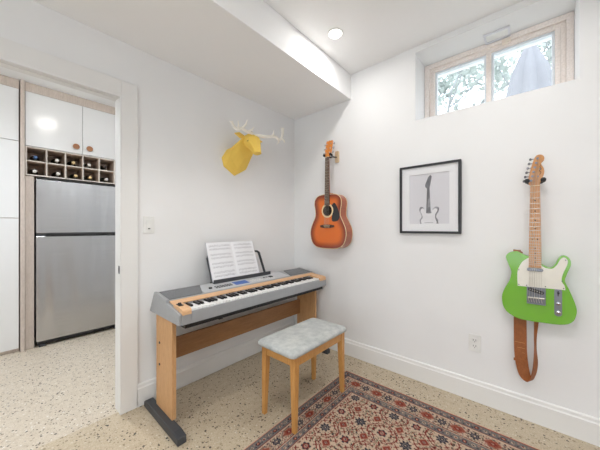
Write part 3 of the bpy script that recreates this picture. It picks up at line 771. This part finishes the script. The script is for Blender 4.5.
# sheet music book on the rest
e = empty('sheet_music_book', (-.87, -.19, .79), 'open sheet music book with printed staves on the keyboard music rest', 'book')
by_, bz_ = -.188, .7885; ty_, tz_ = -.078, 1.080
def pg(x, t, lift=0):
    n = Vector((0, -(tz_ - bz_), (ty_ - by_))).normalized()
    b = Vector((x, by_ + (ty_ - by_) * t, bz_ + (tz_ - bz_) * t)) + n * lift
    return tuple(b)
xm = -.890; LX0, LX1 = -1.118, -.662
def page(x0, x1, name, seed):
    rr = random.Random(seed); m = MB(); N = 14
    def lf(x): 
        q = abs(x - xm) / abs(LX0 - xm); return .004 + .010 * math.sin(min(1, q * 1.25) * PI) ** 1 * (1 - q * .4) * (1 if q > .02 else .3)
    xs_ = [x0 + (x1 - x0) * i / N for i in range(N + 1)]
    lo_ = [[pg(x, 0, lf(x)), pg(x, 1, lf(x)), pg(x, 1, lf(x) - .002), pg(x, 0, lf(x) - .002)] for x in xs_]
    m.loft(lo_)
    m.mi = 1
    w0, w1 = min(x0, x1) + .018, max(x0, x1) - .018
    for sgi in range(4):
        for st in range(2):
            t0 = .93 - sgi * .232 - st * .088
            for ln in range(5):
                t = t0 - ln * .0095
                for k in range(10):
                    xa = w0 + (w1 - w0) * k / 10; xb = w0 + (w1 - w0) * (k + 1) / 10
                    vs = [m.V(pg(xa, t, lf(xa) + .0005)), m.V(pg(xb, t, lf(xb) + .0005)), m.V(pg(xb, t - .0022, lf(xb) + .0005)), m.V(pg(xa, t - .0022, lf(xa) + .0005))]; m.F(vs)
            for k in range(16):
                x = w0 + .008 + (w1 - w0 - .016) * k / 16 + rr.uniform(-.002, .002); t = t0 - rr.uniform(0, .045); u = lf(x) + .0009
                m.F([m.V(pg(x - .0022, t, u)), m.V(pg(x + .0022, t, u)), m.V(pg(x + .0022, t - .010, u)), m.V(pg(x - .0022, t - .010, u))])
                m.F([m.V(pg(x + .0014, t, u)), m.V(pg(x + .0022, t, u)), m.V(pg(x + .0022, t + .03, u)), m.V(pg(x + .0014, t + .03, u))])
    m.build(name, [M_paper, M_note], e, smooth=False)
page(xm, LX0, 'left_page', 1); page(xm, LX1, 'right_page', 2)
m = MB(); m.hexa([pg(LX0 - .003, -.0, .001), pg(LX1 + .003, -.0, .001), pg(LX1 + .003, -.0, -.001), pg(LX0 - .003, -.0, -.001)], [pg(LX0 - .003, 1.01, .001), pg(LX1 + .003, 1.01, .001), pg(LX1 + .003, 1.01, -.001), pg(LX0 - .003, 1.01, -.001)]); m.build('cover', M_cover, e)

# ------------------------------------------------------------------ deer head trophy
DXc = -.750
e = empty('deer_head', (DXc, 0, 1.80), 'yellow faceted deer head trophy with white antlers on the left wall', 'wall trophy')
def sec(y, zc, hw, hu, hd, tilt=0, xo=0):
    # eight-sided section, lower half pointed
    pr = [(0, hu), (.62 * hw, .8 * hu), (hw, .15 * hu), (.86 * hw, -.45 * hd), (.0, -hd), (-.86 * hw, -.45 * hd), (-hw, .15 * hu), (-.62 * hw, .8 * hu)]
    return [(DXc + xo + x, y - z * tilt, zc + z) for x, z in pr]
m = MB()
m.loft([sec(-.001, 1.785, .128, .120, .120, 0, -.048), sec(-.040, 1.79, .125, .122, .118, .25, -.046), sec(-.095, 1.85, .108, .112, .128, .5, -.028), sec(-.150, 1.915, .083, .088, .105, .5, -.012)])
m.build('neck', M_yellow, e)
m = MB()   # head: from the crown forward and down to the muzzle
def hsec(y, z, hw, hh, a):
    pr = [(.45 * hw, hh), (hw, .35 * hh), (.9 * hw, -.4 * hh), (.45 * hw, -hh), (-.45 * hw, -hh), (-.9 * hw, -.4 * hh), (-hw, .35 * hh), (-.45 * hw, hh)]
    return [(DXc + x, y - q * math.sin(a), z + q * math.cos(a)) for x, q in pr]
m.loft([hsec(-.120, 1.955, .050, .040, .4), hsec(-.155, 1.958, .072, .062, .7), hsec(-.195, 1.935, .074, .064, 1.0), hsec(-.225, 1.895, .054, .050, 1.2), hsec(-.252, 1.850, .038, .036, 1.25), hsec(-.264, 1.826, .034, .028, 1.3)])
hd = m.build('head', M_yellow, e)
for s in (-1, 1):
    m = MB(); b0 = Vector((DXc + s * .050, -.150, 1.975)); tip = Vector((DXc + s * .150, -.150, 1.985)); mid = (b0 + tip) / 2
    m.loft([[tuple(b0 + Vector((0, dy, dz))) for dy, dz in ((-.012, 0), (0, .018), (.012, 0), (0, -.018))],
            [tuple(mid + Vector((0, dy, dz))) for dy, dz in ((-.016, 0), (0, .026), (.01, 0), (0, -.022))],
            [tuple(tip + Vector((0, dy, dz))) for dy, dz in ((-.002, 0), (0, .003), (.002, 0), (0, -.003))]]); m.build('ear', M_yellow, hd)
    m = MB(); m.box(DXc + s * .064 - .003, DXc + s * .064 + .003, -.225, -.205, 1.925, 1.937); m.build('eye', plain('eye_brown', (120, 84, 30), .8), hd)  # dark brown block for each eye
def antler(name, main, tines):
    m = MB(); mp = smoothcurve(main, 4, False); n = len(mp)
    m.tube(mp, [.016 * (1 - .45 * i / n) for i in range(n)], 8)
    for base, tip in tines:
        b_, t_ = Vector(base), Vector(tip); md = (b_ + t_) / 2 + Vector((0, -.012, -.006))
        m.tube([tuple(b_), tuple(md), tuple(t_)], [.009, .0075, .003], 6)
    m.build(name, M_antler, e, smooth=True)
antler('antler', [(DXc - .01, -.17, 2.000), (-.775, -.22, 2.002), (-.835, -.24, 1.992), (-.895, -.245, 2.000), (-.94, -.25, 1.980), (-.975, -.25, 1.990), (-.995, -.25, 2.028)],
       [((-.895, -.245, 2.0), (-.851, -.26, 2.080)), ((-.945, -.25, 1.982), (-.95, -.27, 2.040)), ((-.975, -.25, 1.990), (-1.02, -.26, 2.02)), ((-.83, -.24, 1.995), (-.80, -.28, 2.03))])
antler('antler', [(DXc + .03, -.17, 2.000), (-.703, -.22, 1.998), (-.64, -.24, 2.002), (-.581, -.24, 2.018), (-.52, -.24, 2.032), (-.475, -.24, 2.018), (-.445, -.24, 2.04), (-.425, -.24, 2.09), (-.423, -.24, 2.14)],
       [((-.57, -.24, 2.020), (-.551, -.25, 2.080)), ((-.48, -.24, 2.020), (-.512, -.25, 1.963)), ((-.445, -.24, 2.04), (-.44, -.28, 1.99)), ((-.440, -.24, 2.05), (-.46, -.25, 2.13))])

# ------------------------------------------------------------------ acoustic guitar
AY = -.545
def acoustic():
    e = empty('acoustic_guitar', (-.08, AY, 1.03), 'sunburst orange acoustic guitar hanging by its headstock near the corner', 'guitar')
    z0 = 1.006; f = RW(AY, 0)
    half = [(.0, 0), (.075, .002), (.135, .016), (.178, .055), (.197, .12), (.192, .18), (.166, .238), (.142, .285), (.137, .32), (.142, .36), (.149, .40), (.143, .445), (.110, .478), (.06, .489), (0, .49)]
    half = [(u * 1.03, v * .512 / .49) for u, v in half]; hp = smoothcurve(half, 5, False)
    out = [(u, z0 + v) for u, v in hp] + [(-u, z0 + v) for u, v in hp[-2:0:-1]]
    hc = (0, z0 + .358); N = len(out); dF, dB = -.135, -.022
    # sides and back
    m = MB(f); a = [m.V((u, dF + .0015, z)) for u, z in out]
    thick = lambda z: 0.0 + .018 * max(0, (z - z0 - .2)) / .29
    b = [m.V((u, dB - thick(z), z)) for u, z in out]
    for i in range(N): m.F([a[i], b[i], b[(i + 1) % N], a[(i + 1) % N]])
    c = m.V((0, dB + .006, z0 + .2)); 
    for i in range(N): m.F([b[i], c, b[(i + 1) % N]])
    m.mi = 1
    c2 = [m.V((u * .985, dF + .004, hc[1] + (z - hc[1]) * .985)) for u, z in out]
    m.build('body', [M_mahog, M_hole], e, smooth=True)
    # soundboard with the hole, coloured ring by ring
    me_cols = []
    m = MB(f); rings = []
    ts = [0, .06, .15, .3, .45, .6, .7, .8, .87, .93, .97, 1.0]
    rings = []
    for t in ts:
        r = []
        for (u, z) in out:
            du, dz = u - hc[0], z - hc[1]; L = math.hypot(du, dz); hu, hz = hc[0] + du / L * .05, hc[1] + dz / L * .05
            r.append((hu + (u - hu) * t, dF - .0005, hz + (z - hz) * t))
        rings.append(r)
    m.loft(rings, cap=False)
    o = m.build('soundboard', M_burst, e)
    me = o.data; at = me.color_attributes.new('pattern', 'FLOAT_COLOR', 'POINT')
    W = wmat(o)
    outv = [Vector((u, z)) for u, z in out]
    for i, v in enumerate(me.vertices):
        p = W @ v.co; q = Vector((AY - p.y, p.z)); d = min((q - w).length for w in outv)
        k = min(1, d / .075); k = k * k * (3 - 2 * k)
        cc = [lin((120, 34, 10))[j] * (1 - k) + lin((228, 112, 24))[j] * k for j in range(3)]
        at.data[i].color = (cc[0], cc[1], cc[2], 1)
    # binding
    m = MB(f); m.tube([(u, dF + .001, z) for u, z in out] + [(out[0][0], dF + .001, out[0][1])], .0032, 6, cap=False); m.build('binding', M_binding, e, smooth=True)
    m = MB(f); m.tube([(u, dB - thick(z), z) for u, z in out] + [(out[0][0], dB, out[0][1])], .0028, 6, cap=False); m.build('back_binding', M_binding, e, smooth=True)
    # rosette
    m = MB(f); m.loft([[(q * math.cos(2 * PI * k / 40), dF - .0018 if j in (1, 2) else dF - .0006, hc[1] + q * math.sin(2 * PI * k / 40)) for k in range(40)] for j, q in enumerate((.0515, .053, .066, .0675))], cap=False); m.build('rosette', M_binding, e, smooth=True)
    # dark disc behind the hole, standing in for the shaded inside
    m = MB(f); m.cyl((0, dF + .03, hc[1]), (0, dF + .028, hc[1]), .075, 24); m.build('dark_hole_disc', M_hole, e)
    # pickguard
    pgd = smoothcurve([(.050, .048), (.078, .070), (.104, .040), (.126, -.01), (.134, -.055), (.122, -.092), (.085, -.104), (.055, -.098), (.050, -.066), (.058, -.034), (.0675, .0), (.062, .028)], 4)
    m = MB(f); m.prism([(u, hc[1] + v) for u, v in pgd], dF - .002, dF - .0008); m.build('pickguard', M_pick_ac, e)
    # bridge
    zbr = z0 + .212
    bo = [(-.078, zbr - .010), (-.06, zbr - .012), (-.035, zbr - .018), (.035, zbr - .018), (.06, zbr - .012), (.078, zbr - .010), (.078, zbr + .008), (.06, zbr + .010), (.035, zbr + .014), (-.035, zbr + .014), (-.06, zbr + .010), (-.078, zbr + .008)]
    m = MB(f); m.prism(bo, dF - .010, dF - .0008); br = m.build('bridge', M_neckrose, e, bevel=.002)
    m = MB(f); m.box(-.036, .036, dF - .0135, dF - .0102, zbr + .002, zbr + .005); m.build('saddle', M_binding, br)
    m = MB(f)
    for k in range(6): m.sphere((-.027 + k * .0108, dF - .0115, zbr - .008), .0032)
    m.build('bridge_pins', M_binding, br)
    # neck + fingerboard
    zn = z0 + .212 + .648 + .002
    m = MB(f); 
    def nsec(z, w, d, y0): return [(w * math.cos(PI * k / 8), y0 + d * math.sin(PI * k / 8), z) for k in range(9)]
    m.loft([nsec(z0 + .510, .028, .024, dF - .001), nsec(z0 + .55, .027, .020, dF - .001), nsec(zn - .05, .022, .018, dF - .001), nsec(zn + .01, .0215, .016, dF - .001)])
    m.box(-.027, .027, dF + .002, dF + .06, z0 + .502, z0 + .527)
    m.build('neck', M_mahog, e, smooth=True)
    m = MB(f)
    m.hexa([(-.028, dF - .0075, hc[1] + .050), (.028, dF - .0075, hc[1] + .050), (.028, dF - .0012, hc[1] + .050), (-.028, dF - .0012, hc[1] + .050)],
           [(-.0215, dF - .0075, zn), (.0215, dF - .0075, zn), (.0215, dF - .0012, zn), (-.0215, dF - .0012, zn)])
    m.mi = 1
    zs0 = zbr + .0035; 
    for k in range(1, 20):
        z = zs0 + .648 / 2 ** (k / 12)
        if z < hc[1] + .052: break
        w = .0215 + .0065 * (zn - z) / (zn - hc[1] - .05); m.box(-w, w, dF - .0085, dF - .0074, z - .001, z + .001)
    m.mi = 2
    for k in (3, 5, 7, 9, 12):
        z = zs0 + .648 * (1 / 2 ** (k / 12) + 1 / 2 ** ((k - 1) / 12)) / 2; m.cyl((0, dF - .0081, z), (0, dF - .0074, z), .003, 10)
    m.build('fingerboard', [M_neckrose, M_fret, M_binding], e)
    m = MB(f); m.box(-.0215, .0215, dF - .0095, dF - .001, zn, zn + .005); m.build('nut', M_binding, e)
    # headstock, leaning back
    hs = [(-.0215, 0), (-.024, .012), (-.034, .035), (-.036, .06), (-.0355, .15), (-.030, .163), (-.014, .158), (0, .165), (.014, .158), (.030, .163), (.0355, .15), (.036, .06), (.034, .035), (.024, .012), (.0215, 0)]
    fh = lambda u, d, z: f(u, d + (z - zn) * .22, z)
    m = MB(fh); m.prism([(u, zn + .005 + v) for u, v in hs], dF - .003, dF + .012); h = m.build('headstock', M_headac, e, bevel=.0015)
    for s in (-1, 1):
        for k in range(3):
            z = zn + .045 + .044 * k
            m = MB(fh); m.cyl((s * .022, dF - .014, z), (s * .022, dF - .003, z), .0035, 10); m.cyl((s * .022, dF - .0045, z), (s * .022, dF - .003, z), .0065, 12)
            m.cyl((s * .034, dF + .007, z), (s * .048, dF + .007, z), .0025, 8); m.box(s * .053 - .006, s * .053 + .006, dF + .003, dF + .011, z - .009, z + .009); m.build('tuning_peg', M_chrome, h, bevel=.001)
    for k in range(6):
        u = (-.5 + k / 5) * .036; ub = (-.5 + k / 5) * .054
        m = MB(f); m.tube([(ub, dF - .0135, zbr + .004), (u, dF - .0105, zn + .003)], .0006 if k > 2 else .0009, 4); m.build('string', M_string, e)
    return e
acoustic()
def hanger(yc, z, dn, wide, label, woodplate, off=0):
    f = RW(yc)
    e = empty('guitar_hanger', (0, yc, z), label, 'hanger', 'wall hangers holding the guitars')
    m = MB(f)
    if woodplate: m.prism([(x + off, q) for x, q in ((-.018, z - .05), (.018, z - .05), (.021, z - .042), (.021, z + .05), (.015, z + .06), (-.015, z + .06), (-.021, z + .05), (-.021, z - .042))], -.020, -.0005); m.build('wall_plate', M_hangwood, e, bevel=.004)
    else: m.box(-.018, .018, -.012, -.0005, z - .045, z + .03); m.build('wall_plate', M_black, e, bevel=.003)
    m = MB(f); m.tube([(off, -.012, z), (off * .5, dn * .5, z - .002), (0, dn + .035, z - .006)], .006, 8)
    m.tube([(-wide, dn - .028, z + .004), (-wide * .98, dn - .005, z - .003), (-wide * .8, dn + .022, z - .006), (0, dn + .034, z - .007), (wide * .8, dn + .022, z - .006), (wide * .98, dn - .005, z - .003), (wide, dn - .028, z + .004)], .0075, 8)
    m.build('yoke', M_black, e, smooth=True)
    for s in (-1, 1):
        m = MB(f); m.tube([(s * wide, dn - .034, z + .004), (s * wide, dn - .030, z + .004), (s * wide, dn - .008, z + .001), (s * wide, dn - .006, z + .001)], [.008, .0125, .0125, .009], 12); m.build('rubber_pad', M_black, e, smooth=True)
    return e
hanger(AY, 1.888, -.112, .036, 'dark guitar hanger on a pale wood plate holding the acoustic guitar', True, .028)

# ------------------------------------------------------------------ electric guitar
TY = -2.013
def tele():
    e = empty('electric_guitar', (-.07, TY, .645), 'bright green electric guitar with cream pickguard hanging right of the picture', 'guitar')
    f = RW(TY); dF, dB = -.092, -.048
    raw = [(-1.877, 1.020), (-1.893, 1.047), (-1.930, 1.058), (-1.960, 1.041), (-1.986, 1.029), (-2.045, .986), (-2.077, .972), (-2.098, .992), (-2.116, 1.034), (-2.136, 1.046), (-2.156, 1.030), (-2.162, .995), (-2.146, .94), (-2.139, .90), (-2.157, .85), (-2.180, .775), (-2.184, .730), (-2.170, .682), (-2.131, .655), (-2.045, .646), (-1.95, .646), (-1.900, .664), (-1.867, .700), (-1.857, .765), (-1.870, .82), (-1.894, .875), (-1.903, .93), (-1.889, .975)]
    out = smoothcurve([(TY - y, z) for y, z in raw], 5)
    m = MB(f); m.prism(out, dF, dB); m.build('body', M_green, e, bevel=.004, seg=3, smooth=True)
    pr = [(-1.984, 1.022), (-1.955, .995), (-1.935, .945), (-1.932, .90), (-1.934, .847), (-1.966, .8475), (-2.061, .854), (-2.140, .852), (-2.137, .875), (-2.125, .901), (-2.130, .940), (-2.146, .990), (-2.149, 1.018), (-2.136, 1.034), (-2.121, 1.024), (-2.106, .990), (-2.086, .966), (-2.058, .968)]
    pts = [(TY - y, z) for y, z in pr]
    pp = [pts[0]] + smoothcurve(pts[0:5], 4, False)[1:] + smoothcurve(pts[7:], 4, False)
    m = MB(f); m.prism(pp, dF - .0028, dF - .0002); p = m.build('pickguard', M_pg, e)
    m = MB(f)
    for u, z in ((.128, 1.020), (.114, .90), (.120, .860), (-.074, .856), (-.074, .945), (.045, .860), (-.038, .856)): m.cyl((u, dF - .0036, z), (u, dF - .0028, z), .003, 10)
    m.build('screws', M_steel_dark, p)
    zsad = .800; zn = zsad + .648
    # neck
    def nsec(z, w, d, y0): return [(w * math.cos(PI * k / 8), y0 + d * math.sin(PI * k / 8), z) for k in range(9)]
    m = MB(f); m.loft([nsec(.970, .028, .008, dF - .003), nsec(1.02, .028, .018, dF - .003), nsec(1.08, .0275, .018, dF - .003), nsec(zn - .04, .0225, .016, dF - .003), nsec(zn + .01, .0215, .012, dF - .003)])
    m.build('neck', M_maple, e, smooth=True)
    m = MB(f); zf = .966
    m.hexa([(-.028, dF - .0085, zf), (.028, dF - .0085, zf), (.028, dF - .003, zf), (-.028, dF - .003, zf)], [(-.0213, dF - .0085, zn), (.0213, dF - .0085, zn), (.0213, dF - .003, zn), (-.0213, dF - .003, zn)])
    m.mi = 1
    for k in range(1, 23):
        z = zsad + .648 / 2 ** (k / 12)
        if z < zf + .003: break
        w = .0213 + .0067 * (zn - z) / (zn - zf); m.box(-w, w, dF - .0096, dF - .0084, z - .0011, z + .0011)
    m.mi = 2
    for k in (3, 5, 7, 9, 12, 15, 17, 19, 21):
        z = zsad + .648 * (1 / 2 ** (k / 12) + 1 / 2 ** ((k - 1) / 12)) / 2
        for u in ((-.011, .011) if k == 12 else (0,)): m.cyl((u, dF - .0090, z), (u, dF - .0084, z), .0036, 12)
    m.build('fingerboard', [M_maple, M_fret, M_black], e)
    m = MB(f); m.box(-.0213, .0213, dF - .0105, dF - .003, zn, zn + .004); m.build('nut', M_binding, e)
    hs = smoothcurve([(-.0213, .004), (-.030, .018), (-.0335, .032), (-.028, .060), (-.018, .110), (-.008, .150), (.0, .172), (.012, .183), (.030, .180), (.040, .164), (.038, .146), (.027, .132), (.030, .118), (.038, .100), (.040, .075), (.034, .050), (.028, .030), (.0213, .012), (.0213, .004)], 3, False)
    m = MB(f); m.prism([(u, zn + v) for u, v in hs], dF - .0035, dF + .011); h = m.build('headstock', M_maple, e, bevel=.0015)
    for k in range(6):
        z = zn + .034 + k * .0255; uc = -.018 + k * .0058
        m = MB(f); m.cyl((uc, dF - .014, z), (uc, dF - .0035, z), .0042, 12); m.cyl((uc, dF - .005, z), (uc, dF - .0035, z), .0065, 12)
        ue = uc - .026
        m.cyl((uc - .010, dF + .004, z), (ue, dF + .004, z), .0025, 8); m.sphere((ue - .006, dF + .004, z), .008, (.8, .6, 1.0)); m.build('tuning_peg', M_hard, h, smooth=True)
    m = MB(f); m.box(.010, .016, dF - .005, dF - .0035, zn + .052, zn + .06); m.box(.018, .024, dF - .005, dF - .0035, zn + .095, zn + .103); m.build('string_tree', M_hard, h)
    m = MB(f); lp = smoothcurve([(.020, .066), (.026, .078), (.019, .088), (.027, .098), (.021, .110), (.026, .122)], 4, False)
    m.tube([(u, dF - .0037, zn + v) for u, v in lp], .0011, 5); m.build('headstock_script', M_hole, h)
    # neck pickup
    m = MB(f); m.prism(rr2(-.037, .036, .944, .962, .008), dF - .008, dF - .0029); m.build('neck_pickup', M_hard, e, bevel=.002)
    # bridge plate and pickup
    m = MB(f); bx0, bx1, bz0, bz1 = -.037, .046, .750, .853; m.box(bx0, bx1, dF - .002, dF - .0002, bz0, bz1); m.box(bx0, bx0 + .002, dF - .011, dF - .002, bz0, bz1); m.box(bx1 - .002, bx1, dF - .011, dF - .002, bz0, bz1); m.box(bx0 + .002, bx1 - .002, dF - .011, dF - .002, bz0, bz0 + .002)
    b = m.build('bridge', M_hard, e)
    c, s_ = math.cos(-.28), math.sin(-.28)
    slant = lambda pts, cu, cz: [(cu + x * c - z * s_, cz + x * s_ + z * c) for x, z in pts]
    m = MB(f); m.prism(slant(rr2(-.036, .036, -.010, .010, .009), .004, .828), dF - .0085, dF - .0021); m.build('bridge_pickup', M_black, b)
    m = MB(f)
    for k in range(6):
        (u, z), = slant([(-.027 + k * .0108, 0)], .004, .828); m.cyl((u, dF - .0092, z), (u, dF - .0085, z), .0026, 10)
    m.build('pole_pieces', M_chrome, b)
    m = MB(f)
    for k in range(3): m.cyl((-.032 + k * .025, dF - .007, .787), (-.010 + k * .025, dF - .007, .787), .0045, 10)
    for k in range(6): m.cyl((-.026 + k * .0114, dF - .007, .760), (-.031 + k * .0114, dF - .007, .785), .0016, 6)
    m.build('saddles', M_fret, b, smooth=True)
    # control plate
    m = MB(f); m.prism(rr2(.082, .114, .698, .856, .0155), dF - .0020, dF - .0002); cp = m.build('control_plate', M_hard, e)
    for z in (.774, .724):
        m = MB(f); m.cyl((.098, dF - .002, z), (.098, dF - .018, z), .0095, 20); m.cyl((.098, dF - .018, z), (.098, dF - .0195, z), .0095, 20, .007); m.build('control_knob', M_chrome, cp, smooth=True)
    m = MB(f); m.box(.096, .100, dF - .003, dF - .0021, .812, .842); m.cyl((.098, dF - .002, .830), (.098, dF - .014, .832), .002, 8); m.sphere((.098, dF - .017, .833), .0055); m.build('selector_switch', M_black, cp, smooth=True)
    for k in range(6):
        u = (-.5 + k / 5) * .035; ub = .003 + (-.5 + k / 5) * .054
        zt = zn + .034 + k * .0255; ut = -.018 + k * .0058 + .004
        m = MB(f); m.tube([(ub, dF - .0125, .790), (u, dF - .0115, zn + .002), (ut, dF - .006, zt)], .0008 if k < 3 else .0005, 4); m.build('string', M_string, e)
    for u, z, q in ((-.079, 1.052, 1), ):
        m = MB(f); m.cyl((u, -.07, z), (u, -.07, z + .012), .005, 10); m.cyl((u, -.07, z + .010), (u, -.07, z + .013), .008, 12); m.build('strap_button', M_chrome, e)
    return e
def rr2(x0, x1, z0, z1, r): return rr_outline(x0, x1, z0, z1, r)
tele()
hanger(TY, 1.477, -.083, .036, 'black guitar hanger holding the green electric guitar on the right wall', False)

# strap: a band looping down behind the body
e = empty('guitar_strap', (-.03, TY, .26), 'brown leather strap hanging in a loop below the green electric guitar', 'strap')
def ribbon(m, path, th=.0028):     # path: centre (u,d,z), half width vector
    rings = []
    for i, (c, w) in enumerate(path):
        c = Vector(c); w = Vector(w); t = (Vector(path[min(i + 1, len(path) - 1)][0]) - Vector(path[max(i - 1, 0)][0])).normalized(); n = w.cross(t).normalized() * th / 2
        rings.append([tuple(c - w + n), tuple(c + w + n), tuple(c + w - n), tuple(c - w - n)])
    m.loft(rings)
W2 = .031
ctrl = [((-.085, -.0465, 1.06), (.018, 0, .005)), ((-.080, -.040, 1.02), (.022, 0, 0)), ((-.073, -.034, .90), (W2, 0, 0)), ((-.070, -.034, .72), (W2, 0, 0)), ((-.069, -.036, .55), (W2, 0, 0)), ((-.067, -.040, .43), (W2, .002, 0)), ((-.058, -.044, .34), (W2 * .97, .006, 0)), ((-.044, -.048, .285), (W2 * .85, .012, 0)),
        ((-.028, -.048, .266), (.014, .022, 0)), ((-.016, -.040, .274), (.011, .024, 0)), ((-.003, -.034, .32), (.011, .022, 0)), ((.003, -.032, .38), (.010, .020, 0)), ((.002, -.032, .46), (.005, .018, 0)), ((.002, -.034, .54), (.006, .006, 0)), ((.006, -.034, .62), (.010, .004, 0)), ((.010, -.032, .70), (.016, .002, 0))]
flat = smoothcurve([tuple(c) + tuple(w) for c, w in ctrl], 5, False)
path = [(q[:3], q[3:]) for q in flat]
m = MB(RW(TY)); ribbon(m, path); m.build('band', M_strap, e, smooth=True)
m = MB(RW(TY))
for z, h in ((.485, .002), (.452, .002), (.424, .002)): m.box(-.069 - .026, -.069 + .022, -.0412, -.0402, z, z + h)
m.build('stitching', M_strap2, e)
m = MB(RW(TY)); m.box(-.067 - W2 - .002, -.067 + W2 + .002, -.0475, -.0445, .368, .385); m.box(-.067 - .022, -.067 + .018, -.0485, -.0455, .350, .372); m.build('keeper_loop', M_strap, e, bevel=.001)
m = MB(RW(TY)); m.prism([(-.100, 1.055), (-.07, 1.053), (-.058, 1.045), (-.055, 1.050), (-.072, 1.063), (-.102, 1.066)], -.088, -.052); m.build('strap_end', M_strap, e, bevel=.001)

# ------------------------------------------------------------------ framed picture
PYc = -1.4045
f = RW(PYc)
e = empty('framed_picture', (0, PYc, 1.158), 'black framed print of a pale electric guitar on the right wall', 'picture')
m = MB(f); w = .2165; z0, z1 = 1.158, 1.690; t = .017
m.box(-w, w, -.028, -.002, z1 - t, z1); m.box(-w, w, -.028, -.002, z0, z0 + t); m.box(-w, -w + t, -.028, -.002, z0 + t, z1 - t); m.box(w - t, w, -.028, -.002, z0 + t, z1 - t)
m.build('frame', M_frame, e, bevel=.001)
m = MB(f); ax0, ax1, az0, az1 = -.142, .142, 1.232, 1.618
m.box(-w + t, ax0, -.018, -.012, z0 + t, z1 - t); m.box(ax1, w - t, -.018, -.012, z0 + t, z1 - t); m.box(ax0, ax1, -.018, -.012, z0 + t, az0); m.box(ax0, ax1, -.018, -.012, az1, z1 - t)
m.build('mat', M_mat, e)
m = MB(f); m.box(ax0 - .01, ax1 + .01, -.012, -.010, az0 - .01, az1 + .01)
Y0 = -.0124
def shape(mi, pts, dd): m.mi = mi; vs = [m.V((u, -.0121 - dd, z)) for u, z in pts]; m.F(vs)
bod = smoothcurve([(-.062, 1.233), (-.066, 1.262), (-.052, 1.285), (-.058, 1.312), (-.070, 1.340), (-.060, 1.364), (-.040, 1.360), (-.026, 1.335), (-.018, 1.322), (.020, 1.322), (.030, 1.345), (.052, 1.362), (.072, 1.352), (.070, 1.325), (.056, 1.300), (.054, 1.280), (.066, 1.262), (.064, 1.233)], 4, False)
shape(2, bod, .0002)
inn = [(x * .84 + .0, 1.233 + (z - 1.233) * .90) for x, z in bod]; inn[0] = (inn[0][0], 1.2331); inn[-1] = (inn[-1][0], 1.2331)
shape(3, inn, .0004)
shape(1, [(.058, 1.262), (.050, 1.283), (.055, 1.308), (.068, 1.33), (.072, 1.352), (.062, 1.36), (.064, 1.345), (.058, 1.325), (.046, 1.305), (.044, 1.28), (.052, 1.255), (.064, 1.233), (.070, 1.233)], .0006)
shape(1, [(-.018, 1.318), (.015, 1.318), (.006, 1.505), (-.012, 1.505)], .0008)
shape(2, [(-.006, 1.36), (.012, 1.36), (.008, 1.43), (-.004, 1.42)], .0010)
shape(1, [(-.012, 1.505), (.006, 1.505), (.014, 1.545), (.022, 1.595), (.010, 1.605), (-.004, 1.590), (-.026, 1.532), (-.024, 1.515)], .0008)
shape(1, [(-.03, 1.240), (.030, 1.240), (.030, 1.2425), (-.03, 1.2425)], .0008)
m.build('print', [M_print, M_ink1, M_ink2, M_ink3], e)
m = MB(f); m.box(-w + t, w - t, -.0215, -.0205, z0 + t, z1 - t); m.build('glass', M_picglass, e)

# ------------------------------------------------------------------ world, camera, view
w = bpy.data.worlds.new('sky'); bpy.context.scene.world = w; w.use_nodes = True
bg = w.node_tree.nodes['Background']; tc = w.node_tree.nodes.new('ShaderNodeTexCoord'); sp = w.node_tree.nodes.new('ShaderNodeSeparateXYZ')
rp = w.node_tree.nodes.new('ShaderNodeValToRGB'); w.node_tree.links.new(tc.outputs['Generated'], sp.inputs[0]); w.node_tree.links.new(sp.outputs['Z'], rp.inputs[0])
rp.color_ramp.elements[0].color = (.93, .96, 1, 1); rp.color_ramp.elements[1].color = (.88, .93, 1, 1)
w.node_tree.links.new(rp.outputs[0], bg.inputs['Color']); bg.inputs['Strength'].default_value = 3.3

cam = bpy.data.cameras.new('camera'); co = bpy.data.objects.new('camera', cam); COL.objects.link(co)
cam.sensor_width = 36; cam.lens = 264 / 600 * 36; cam.clip_start = .02
TH = math.atan2(231, 264)
co.location = (-2.186, -1.995, 1.2); co.rotation_euler = (PI / 2, 0, TH - PI / 2)
cam.shift_y = (228 - 225) / 600 * 1.0
bpy.context.scene.camera = co
vs = bpy.context.scene.view_settings
vs.view_transform = 'Standard'; vs.look = 'None'; vs.exposure = 0.0; vs.gamma = 1.0; vs.use_curve_mapping = False
